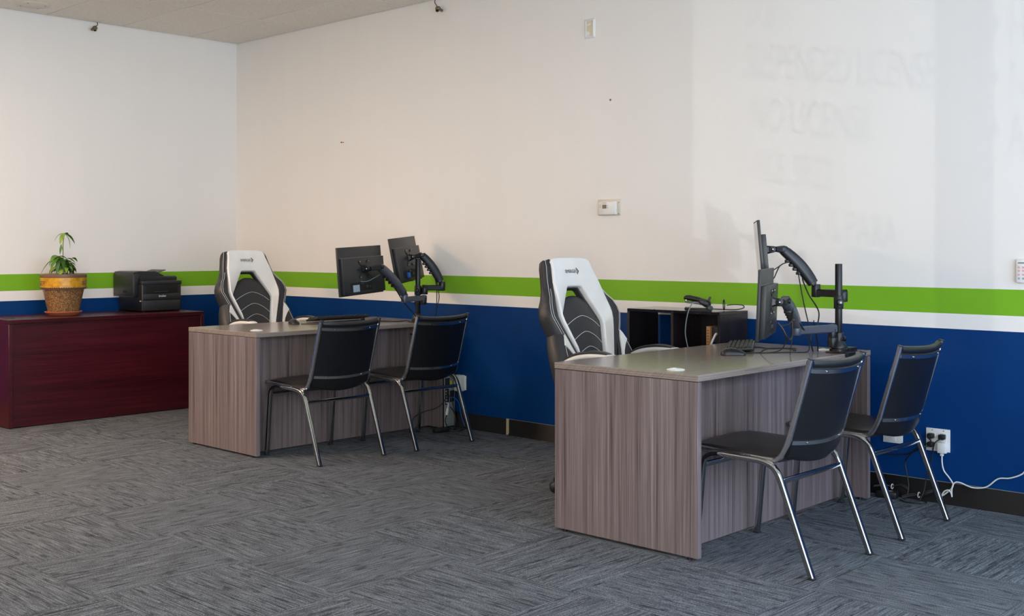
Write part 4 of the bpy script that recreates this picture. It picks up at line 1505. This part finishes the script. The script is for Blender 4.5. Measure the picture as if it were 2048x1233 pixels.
wbox(MB(), -0.087, 0.086, 0.0005, 0.006, -0.045, 0.055, 0.002).build('backing_plate', 'ivory', th)
wbox(MB(), -0.066, 0.068, 0.006, 0.030, -0.042, 0.041, 0.006).build('housing', 'white_plastic', th)
wbox(MB(), -0.036, 0.006, 0.0295, 0.0312, -0.006, 0.024, 0.0006).build('screen_bezel', 'white_plastic', th)
wbox(MB(), -0.031, 0.001, 0.0305, 0.0320, -0.003, 0.021).build('screen', 'lcd', th)
for u, w in ((-0.05, 0.016), (-0.05, 0.006), (0.010, 0.013), (0.010, 0.001)):
    wbox(MB(), u - 0.003, u + 0.003, 0.0295, 0.0312, w - 0.002, w + 0.002, 0.0005).build('button', 'grey_print', th)
wbox(MB(), -0.030, 0.0, 0.0295, 0.0304, 0.030, 0.032).build('printed_line', 'grey_print', th)
for w in (0.034, -0.037):
    MB().cyl(W(0.078, 0.005, w), W(0.078, 0.008, w), 0.003, None, 10).build('screw', 'brass', th)

bp = root('blank_plate', 'white blank cover plate high on the wall', 'wall plate', mat=Matrix.Translation((XR, 4.487, 2.642)))
rg = []
for v, s in ((0.0005, 0.0), (0.004, 0.001), (0.010, 0.012), (0.010, 0.014), (0.005, 0.016)):
    rg.append([W(-0.043 + s, v, -0.062 + s), W(0.043 - s, v, -0.062 + s), W(0.043 - s, v, 0.062 - s), W(-0.043 + s, v, 0.062 - s)])
MB().loft(rg).build('plate', 'white_plastic', bp, 20)
wbox(MB(), -0.026, 0.026, 0.0048, 0.0056, -0.045, 0.045).build('inset', 'ivory', bp)
MB().prism([(-0.024, 0.026), (0.008, 0.034), (0.010, 0.026), (-0.018, 0.018)], lambda a, b, f: Vector(W(a, f, b)), 0.0055, 0.0065).build('white_patch', 'white_plastic', bp)  # irregular white shapes on the plate's inset
MB().prism([(-0.024, -0.014), (-0.006, -0.022), (0.002, -0.030), (-0.008, -0.044), (-0.024, -0.044)], lambda a, b, f: Vector(W(a, f, b)), 0.0055, 0.0065).build('white_patch', 'white_plastic', bp)

rm = root('remote_control', 'white remote control in a wall holder at the right edge', 'remote control', mat=Matrix.Translation((XR, 1.868, 1.150)))
wbox(MB(), -0.0255, 0.0255, 0.0005, 0.020, -0.056, 0.056, 0.008).build('case', 'white_plastic', rm)
for k, (w, mt_) in enumerate(((0.018, 'pink'), (0.002, 'pink'), (-0.016, 'pink'), (-0.034, 'sticker'))):
    for u in (-0.010, 0.010):
        MB().cyl(W(u, 0.0195, w), W(u, 0.0215, w), 0.006, 0.005, 14).build('button', mt_, rm)
wbox(MB(), -0.014, 0.014, 0.0197, 0.0203, 0.036, 0.042).build('printed_line', 'grey_print', rm)

pn = MB()
pn.sphere((XR - 0.006, 6.994, 2.086), 0.006, (1, 1, 1), 10)
pn.cyl((XR, 6.994, 2.086), (XR - 0.006, 6.994, 2.086), 0.002, None, 8)
pn.sphere((XR - 0.004, 6.972, 2.084), 0.004, (1, 1, 1), 8)
tag(pn.build('push_pin', 'tie_red'), 'small red push pin in the wall', 'pin')
nl = MB()
nl.cyl((XR, 4.325, 2.178), (XR - 0.004, 4.325, 2.178), 0.007, 0.005, 10)
nl.cyl((XR - 0.003, 4.325, 2.178), (XR - 0.008, 4.325, 2.178), 0.003, 0.003, 8)
tag(nl.build('wall_anchor', 'brass'), 'small screw anchor in the wall above the thermostat', 'screw')

# outlets
oc = root('outlet_plate', 'white double outlet plate low on the wall with plugs in it', 'outlet', mat=Matrix.Translation((XR, 2.268, 0.310)))
wbox(MB(), -0.060, 0.060, 0.0005, 0.006, -0.056, 0.056, 0.002).build('plate', 'white_plastic', oc)
for u in (-0.028, 0.028):
    rc = wbox(MB(), u - 0.017, u + 0.017, 0.0055, 0.0075, -0.034, 0.034, 0.001).build('receptacle', 'white_plastic', oc)
    for w in (-0.02, 0.02):
        for du in (-0.006, 0.006):
            wbox(MB(), u + du - 0.001, u + du + 0.001, 0.007, 0.0078, w - 0.004, w + 0.004).build('slot', 'hole', rc)
    for w in (-0.047, 0.047):
        MB().cyl(W(u, 0.0055, w), W(u, 0.0072, w), 0.003, None, 8).build('screw', 'grey_print', oc)


def plug(label, u, w, mat='plastic_black', s=(0.030, 0.034, 0.026), name='plug'):
    r = root(name, label, 'plug', mat=Matrix.Translation((XR, 2.268, 0.310)))
    wbox(MB(), u - s[0] / 2, u + s[0] / 2, 0.008, 0.008 + s[1], w - s[2] / 2, w + s[2] / 2, 0.006).build('body', mat, r)
    MB().cyl(W(u, 0.006 + s[1], w), W(u, 0.022 + s[1], w - 0.006), 0.006, 0.004, 10).build('strain_relief', mat, r)
    return r


plug('black plug in the upper left socket of the double outlet', -0.028, 0.020)
plug('black plug in the lower left socket of the double outlet', -0.028, -0.022)
plug('black plug in the upper right socket of the double outlet', 0.028, 0.020)
ad = root('phone_charger', 'white phone charger in the lower right socket of the double outlet', 'charger', mat=Matrix.Translation((XR, 2.268, 0.310)))
wbox(MB(), 0.006, 0.050, 0.008, 0.034, -0.060, -0.008, 0.005).build('body', 'white_plastic', ad)
wbox(MB(), 0.018, 0.034, 0.014, 0.026, -0.074, -0.059, 0.002).build('connector', 'white_plastic', ad)
X5 = XR - 0.02
cable('white charging cable running along the baseboard to the right', [(X5, 2.242, 0.237), (X5, 2.241, 0.20), (X5, 2.232, 0.165), (X5 - 0.003, 2.205, 0.135), (X5 - 0.005, 2.186, 0.108), (X5 - 0.006, 2.192, 0.085), (X5 - 0.008, 2.214, 0.062), (X5 - 0.010, 2.238, 0.043),
       (X5 - 0.012, 2.226, 0.066), (X5 - 0.012, 2.205, 0.075), (X5 - 0.012, 2.192, 0.062), (X5 - 0.012, 2.188, 0.045), (X5 - 0.010, 2.190, 0.080), (X5 - 0.005, 2.180, 0.112), (X5, 2.155, 0.118), (X5, 2.10, 0.103), (X5, 2.055, 0.106), (X5, 2.02, 0.120), (X5, 1.972, 0.162), (X5, 1.92, 0.172), (X5, 1.868, 0.196), (X5, 1.84, 0.225), (X5, 1.80, 0.245)], 0.0035, 'cable_white')
cable('black power cord falling from the upper right plug', [(XR - 0.055, 2.240, 0.322), (XR - 0.062, 2.262, 0.300), (XR - 0.055, 2.275, 0.25), (XR - 0.05, 2.292, 0.18), (XR - 0.05, 2.308, 0.12), (XR - 0.06, 2.315, 0.06), (XR - 0.075, 2.33, 0.012)], 0.0035)
cable('black power cord leading from the upper left plug down to the floor', [(XR - 0.055, 2.296, 0.325), (XR - 0.075, 2.275, 0.312), (XR - 0.075, 2.30, 0.295), (XR - 0.07, 2.345, 0.272), (XR - 0.06, 2.385, 0.23), (XR - 0.05, 2.415, 0.19), (XR - 0.05, 2.408, 0.14), (XR - 0.05, 2.398, 0.08), (XR - 0.06, 2.40, 0.03), (XR - 0.07, 2.42, 0.008)], 0.0035)
cable('black power cord leading from the lower left plug along the wall', [(XR - 0.055, 2.297, 0.282), (XR - 0.072, 2.325, 0.275), (XR - 0.06, 2.37, 0.245), (XR - 0.04, 2.43, 0.222), (XR - 0.035, 2.50, 0.214), (XR - 0.035, 2.56, 0.212), (XR - 0.04, 2.66, 0.20), (XR - 0.06, 2.80, 0.15)], 0.0035)
pb = root('power_brick', 'black power brick on the carpet behind the right chair legs', 'power adapter', (5.41, 2.50, 0), R(8))
MB().box((0, 0, 0.018), (0.055, 0.105, 0.034), 0.006).build('body', 'plastic_black', pb)
MB().box((0, 0.0, 0.0353), (0.03, 0.05, 0.0006)).build('label_sticker', 'grey_print', pb)
bun = MB()
rb = random.Random(3)
for k in range(6):
    off = (rb.uniform(-0.012, 0.012), rb.uniform(-0.01, 0.01), rb.uniform(0, 0.016))
    bun.tube(smooth_path([(5.40 + off[0], 2.415, 0.010 + off[2]), (5.425 + off[0], 2.375 + off[1], 0.022 + off[2]), (5.43, 2.345, 0.030 + off[2] * 0.4), (5.44 + off[0], 2.310 + off[1], 0.038 + off[2] * 1.2), (5.455 + off[0] * 0.3, 2.285, 0.05 + off[2])]), 0.0032, 6)
bn = bun.build('cord_bundle', 'cable_black')
tag(bn, 'folded bundle of black cord with a white tie on the carpet', 'cord bundle')
MB().tube([(5.43 + 0.013 * math.cos(a), 2.345, 0.034 + 0.013 * math.sin(a)) for a in [2 * PI * i / 16 for i in range(17)]], 0.0022, 6).build('tie', 'cable_white', bn)
bun = MB()
for k in range(5):
    off = (rb.uniform(-0.012, 0.012), rb.uniform(-0.01, 0.01), rb.uniform(0, 0.012))
    bun.tube(smooth_path([(5.395 + off[0], 2.56, 0.045 + off[2]), (5.42 + off[0], 2.52 + off[1], 0.050 + off[2]), (5.435, 2.485, 0.052 + off[2] * 0.4), (5.45 + off[0] * 0.5, 2.44 + off[1], 0.058 + off[2]), (5.45, 2.405, 0.035 + off[2])]), 0.0032, 6)
bn = bun.build('cord_bundle', 'cable_black')
tag(bn, 'loose bundle of black cord lying over the power brick', 'cord bundle')
MB().tube([(5.435 + 0.012 * math.cos(a), 2.485, 0.055 + 0.012 * math.sin(a)) for a in [2 * PI * i / 16 for i in range(17)]], 0.0022, 6).build('tie', 'cable_white', bn)
cable('black cord loop lying on the carpet under the double outlet', [(5.38, 2.42, 0.006), (5.36, 2.38, 0.005), (5.37, 2.33, 0.006), (5.40, 2.30, 0.005), (5.43, 2.31, 0.006), (5.44, 2.35, 0.006)], 0.0032)
MBs = root('outlet_plate', 'white single wall plate half hidden behind the right guest chair', 'outlet', mat=Matrix.Translation((XR, 2.500, 0.312)))
wbox(MB(), -0.052, 0.052, 0.0005, 0.006, -0.044, 0.044, 0.002).build('plate', 'white_plastic', MBs)
wbox(MB(), -0.017, 0.017, 0.0055, 0.0075, -0.033, 0.033, 0.001).build('receptacle', 'white_plastic', MBs)
cable('thin white cable leading from the single wall plate behind the desk', [(XR - 0.012, 2.53, 0.315), (XR - 0.03, 2.56, 0.310), (XR - 0.05, 2.60, 0.300), (XR - 0.07, 2.66, 0.28), (XR - 0.09, 2.75, 0.24)], 0.0035, 'cable_white')


# ------------------------------------------------------------------ computer tower behind the farther desk
pc = root('computer_tower', 'slim computer tower with cables in its back beside the farther desk', 'computer', (5.356, 5.700, 0))
MB().box2((0, 0.002, 0.006), (0.110, 0.30, 0.372), 0.003).build('case', 'plastic_black', pc)
MB().box2((0.004, -0.001, 0.012), (0.106, 0.004, 0.366), 0.001).build('rear_plate', 'steel', pc)
MB().box2((0.010, -0.003, 0.290), (0.055, 0.0, 0.350), 0.001).build('power_inlet', 'plastic_dark', pc)
MB().box2((0.058, -0.0022, 0.302), (0.080, 0.0, 0.328), 0.0005).build('warning_sticker', 'yellow', pc)
MB().box2((0.010, -0.0025, 0.165), (0.048, 0.0, 0.275), 0.001).build('port_panel', 'hole', pc)
for k in range(5):
    MB().box2((0.014, -0.006, 0.172 + k * 0.02), (0.030, 0.0, 0.184 + k * 0.02), 0.0008).build('port', 'steel', pc)
for k in range(6):
    MB().box2((0.012, -0.004, 0.030 + k * 0.018), (0.098, 0.0, 0.040 + k * 0.018), 0.001).build('slot_cover', 'steel', pc)
MB().box2((0.056, -0.003, 0.18), (0.098, 0.0, 0.26), 0.001).build('fan_grille', 'plastic_dark', pc)
cable('black cable hanging from the tower back to the floor', [(5.375, 5.69, 0.23), (5.385, 5.66, 0.22), (5.400, 5.65, 0.16), (5.405, 5.64, 0.09), (5.395, 5.63, 0.03), (5.37, 5.61, 0.006)], 0.0035)
cable('blue network cable plugged into the tower back', [(5.395, 5.692, 0.215), (5.415, 5.665, 0.215), (5.435, 5.65, 0.195), (5.450, 5.64, 0.165), (5.455, 5.635, 0.11), (5.46, 5.62, 0.06), (5.462, 5.60, 0.02)], 0.0035, 'cable_blue')
ua = root('video_adapter', 'white video adapter dangling from the tower back', 'adapter', (0, 0, 0))
MB().tube(smooth_path([(5.378, 5.690, 0.178), (5.368, 5.668, 0.180), (5.348, 5.648, 0.165), (5.338, 5.642, 0.145)]), 0.005, 8).build('lead', 'cable_white', ua)
dd = Vector((-0.30, -0.1, -0.95)).normalized()
p0 = Vector((5.338, 5.642, 0.147))
MB().sweep([p0, p0 + dd * 0.045], rrect(0.018, 0.012, 0.4), (0, 1, 0)).build('plug_body', 'white_plastic', ua)
cable('black cable looping below the video adapter', [(5.325, 5.637, 0.105), (5.30, 5.625, 0.07), (5.31, 5.61, 0.025), (5.36, 5.60, 0.008), (5.40, 5.62, 0.02), (5.415, 5.64, 0.07), (5.41, 5.66, 0.12), (5.40, 5.68, 0.15)], 0.0035)
cable('black cable leading from the tower along the desk front', [(5.365, 5.69, 0.30), (5.352, 5.66, 0.26), (5.30, 5.64, 0.20), (5.22, 5.63, 0.165), (5.12, 5.64, 0.15), (5.05, 5.66, 0.12), (5.03, 5.68, 0.06), (5.04, 5.70, 0.01)], 0.0032)
pb2 = root('power_brick', 'black power brick on the carpet below the computer tower', 'power adapter', (5.235, 5.60, 0), R(75))
MB().box((0, 0, 0.015), (0.05, 0.11, 0.028), 0.005).build('body', 'plastic_black', pb2)
MB().box((0, -0.052, 0.020), (0.010, 0.012, 0.010), 0.002).build('tag', 'white_plastic', pb2)
cable('black cord coiled on the carpet below the computer tower', [(5.28, 5.58, 0.006), (5.33, 5.55, 0.005), (5.38, 5.54, 0.006), (5.42, 5.56, 0.005), (5.40, 5.59, 0.006), (5.35, 5.60, 0.005), (5.31, 5.56, 0.010)], 0.0035)
wa = root('power_adapter', 'white power adapter plugged into the blue wall beside the tower', 'charger', mat=Matrix.Translation((XR, 5.645, 0.315)))
wbox(MB(), -0.032, 0.032, 0.003, 0.050, -0.056, 0.056, 0.004).build('body', 'white_plastic', wa)
wbox(MB(), -0.036, 0.044, 0.0005, 0.005, -0.05, 0.05, 0.001).build('wall_plate', 'white_plastic', wa)

# ------------------------------------------------------------------ cables at the monitor arms
zt = HD + 0.004
cable('black mouse cable winding across the nearer desk to the pole', [(4.686, 2.892, zt), (4.75, 2.85, zt), (4.83, 2.80, zt - 0.001), (4.90, 2.74, zt), (4.96, 2.70, zt), (4.985, 2.70, 0.78), (5.00, 2.70, 0.82), (5.01, 2.69, 0.86), (4.99, 2.68, 0.905)], 0.0027)
cable('black keyboard cable lying behind the lower monitor', [(4.92, 3.07, zt + 0.006), (4.98, 3.06, zt), (5.02, 3.0, zt), (5.00, 2.93, zt), (5.06, 2.88, zt), (5.02, 2.80, zt), (4.98, 2.78, zt)], 0.0027)
cable('black video cable hanging from the upper spring arm to the lower link', [(5.062, 2.802, 1.148), (5.057, 2.799, 1.125), (5.027, 2.758, 1.003), (4.993, 2.721, 0.931), (4.945, 2.680, 0.875), (4.92, 2.67, 0.862)], 0.003)
cable('black power cable bowing from the upper spring arm to the lower link', [(5.080, 2.79, 1.115), (5.072, 2.783, 1.095), (5.047, 2.737, 1.027), (5.025, 2.687, 0.976), (4.999, 2.657, 0.939), (4.957, 2.643, 0.888), (4.94, 2.645, 0.862), (4.99, 2.66, 0.80), (5.03, 2.68, zt)], 0.0035)
cable('black cable bridging the upper monitor and its spring arm', [(5.022, 2.826, 1.196), (5.008, 2.822, 1.190), (4.959, 2.83, 1.181), (4.896, 2.824, 1.164), (4.831, 2.82, 1.146), (4.80, 2.83, 1.142)], 0.0028)
cable('thin black cable drooping behind the upper monitor', [(4.959, 2.83, 1.181), (4.91, 2.822, 1.168), (4.875, 2.818, 1.14), (4.84, 2.811, 1.114), (4.813, 2.81, 1.110), (4.80, 2.825, 1.115)], 0.003)
cable('thick grey video cable looping under the lower monitor', [(4.46, 2.573, 0.925), (4.47, 2.555, 0.90), (4.49, 2.545, 0.862), (4.53, 2.55, 0.846), (4.575, 2.565, 0.87), (4.60, 2.58, 0.93), (4.625, 2.59, 0.985)], 0.005, 'cable_black')
cable('thin black power cable from the lower monitor up to its spring arm', [(4.475, 2.565, 0.91), (4.51, 2.55, 0.915), (4.56, 2.555, 0.935), (4.61, 2.58, 0.975), (4.63, 2.59, 0.995)], 0.003)
cable('black cable from the lower spring arm back to the desk top', [(4.72, 2.625, 0.93), (4.78, 2.63, 0.89), (4.84, 2.64, 0.855), (4.90, 2.66, 0.83), (4.96, 2.68, 0.80), (5.00, 2.69, zt)], 0.0035)
cable('black cable from the lower link straight down to the desk', [(4.76, 2.665, 0.855), (4.755, 2.67, 0.80), (4.752, 2.675, zt)], 0.0025)
cable('thin black cable down from the lower monitor to the desk', [(4.53, 2.56, 0.875), (4.545, 2.60, 0.80), (4.62, 2.72, 0.77), (4.80, 2.86, zt), (5.00, 2.93, zt), (5.09, 2.84, zt), (4.99, 2.79, zt)], 0.0025)

cable('black cable from the left spring arm down to the farther desk pole', [(4.83, 5.62, 1.02), (4.90, 5.64, 0.94), (4.98, 5.66, 0.87), (5.08, 5.70, 0.81), (5.14, 5.73, 0.775)], 0.0035)
cable('thin pale cable from the left monitor of the farther desk to its arm', [(4.555, 5.625, 1.045), (4.60, 5.61, 1.045), (4.66, 5.615, 1.065), (4.72, 5.63, 1.085)], 0.002, 'cable_grey')
cable('black cable hanging straight down from the right spring arm', [(5.262, 5.690, 1.06), (5.275, 5.685, 0.98), (5.28, 5.69, 0.90), (5.285, 5.70, 0.82), (5.285, 5.715, zt)], 0.003)
cable('second black cable bowing down from the right spring arm', [(5.272, 5.688, 1.04), (5.292, 5.685, 0.96), (5.302, 5.69, 0.91), (5.292, 5.70, 0.85), (5.288, 5.725, zt)], 0.003)
vp_ = root('video_plug', 'blue video plug in the back of the tilted right monitor', 'plug', mat=MON['B_right'][1])
MB().box((-0.105, -0.038, -0.108), (0.016, 0.024, 0.036), 0.003).build('plug_body', 'cable_blue', vp_)
MB().tube(smooth_path([(-0.105, -0.038, -0.124), (-0.10, -0.040, -0.14), (-0.06, -0.040, -0.152), (0.0, -0.034, -0.145)]), 0.003, 8).build('lead', 'cable_black', vp_)
cable('white cable end at the back of the tilted right monitor', [MON['B_right'][1] @ Vector((0.10, -0.030, -0.10)), MON['B_right'][1] @ Vector((0.13, -0.034, -0.075)), MON['B_right'][1] @ Vector((0.155, -0.034, -0.055))], 0.004, 'cable_white')
cable('black cable curving across the back of the tilted right monitor', [MON['B_right'][1] @ Vector(p) for p in ((-0.02, -0.029, -0.07), (0.06, -0.038, -0.075), (0.14, -0.034, -0.05), (0.20, -0.028, -0.03))], 0.0025)
cable('black keyboard cable crossing the farther desk to its pole', [(4.93, 6.08, zt), (4.98, 6.0, zt), (5.06, 5.98, zt), (5.08, 5.90, zt), (5.16, 5.88, zt), (5.20, 5.81, zt + 0.002), (5.22, 5.76, zt)], 0.0027)
cable('black mouse cable trailing in front of the keyboard on the farther desk', [(4.47, 6.14, zt), (4.54, 6.08, zt), (4.66, 6.02, zt), (4.78, 5.99, zt), (4.88, 6.0, zt), (4.95, 5.98, zt), (5.05, 5.88, zt), (5.12, 5.85, zt)], 0.0027)

# ------------------------------------------------------------------ small things at the ceiling
sk = root('ceiling_speaker', 'round off-white ceiling speaker grille near the left corner', 'ceiling speaker', (3.565, 8.171, ZC - 0.001))
MB().lathe([(0.118, 0.0), (0.118, -0.004), (0.110, -0.009), (0.090, -0.010), (0.0, -0.010)], (0, 0, 0), 40).build('rim', 'metal_white', sk)
MB().lathe([(0.070, -0.010), (0.066, -0.012), (0.0, -0.012)], (0, 0, 0), 32).build('grille', 'metal_white', sk)
for k in range(4):
    a = R(45) + k * PI / 2
    MB().cyl((0.09 * math.cos(a), 0.09 * math.sin(a), -0.009), (0.09 * math.cos(a), 0.09 * math.sin(a), -0.012), 0.005, None, 10).build('screw', 'brass', sk)


def wire_clip(label, x, y, z, dx, dy, drop):
    r = root('wire_clip', label, 'wire clip', (x, y, z), math.atan2(dy, dx), 'wire clips hanging at the ceiling edge')
    MB().tube(smooth_path([(-0.022, 0.0, drop), (-0.026, 0, drop * 0.62), (-0.018, 0, drop * 0.42), (-0.006, 0, 0.015)]), 0.003, 8).build('wire', 'cable_black', r)
    b = MB()
    b.sphere((0.0, 0, 0.0), 0.020, (1.1, 0.7, 0.85), 12)
    b.cyl((0.012, 0, -0.006), (0.036, 0, -0.020), 0.011, 0.010, 12, 0.002)
    b.build('clamp', 'brass', r)
    g = MB()
    g.sphere((-0.004, -0.004, -0.016), 0.012, (1, 1, 0.8), 10)
    g.build('screw_hole', 'hole', r)
    return r


wire_clip('brass wire clip hanging from the ceiling edge of the left wall', 4.17, 8.435, 2.990, -0.9, -0.3, 0.05)
wire_clip('brass wire clip hanging from the ceiling edge of the right wall', 5.445, 5.855, 2.964, 0.3, -0.95, 0.076)
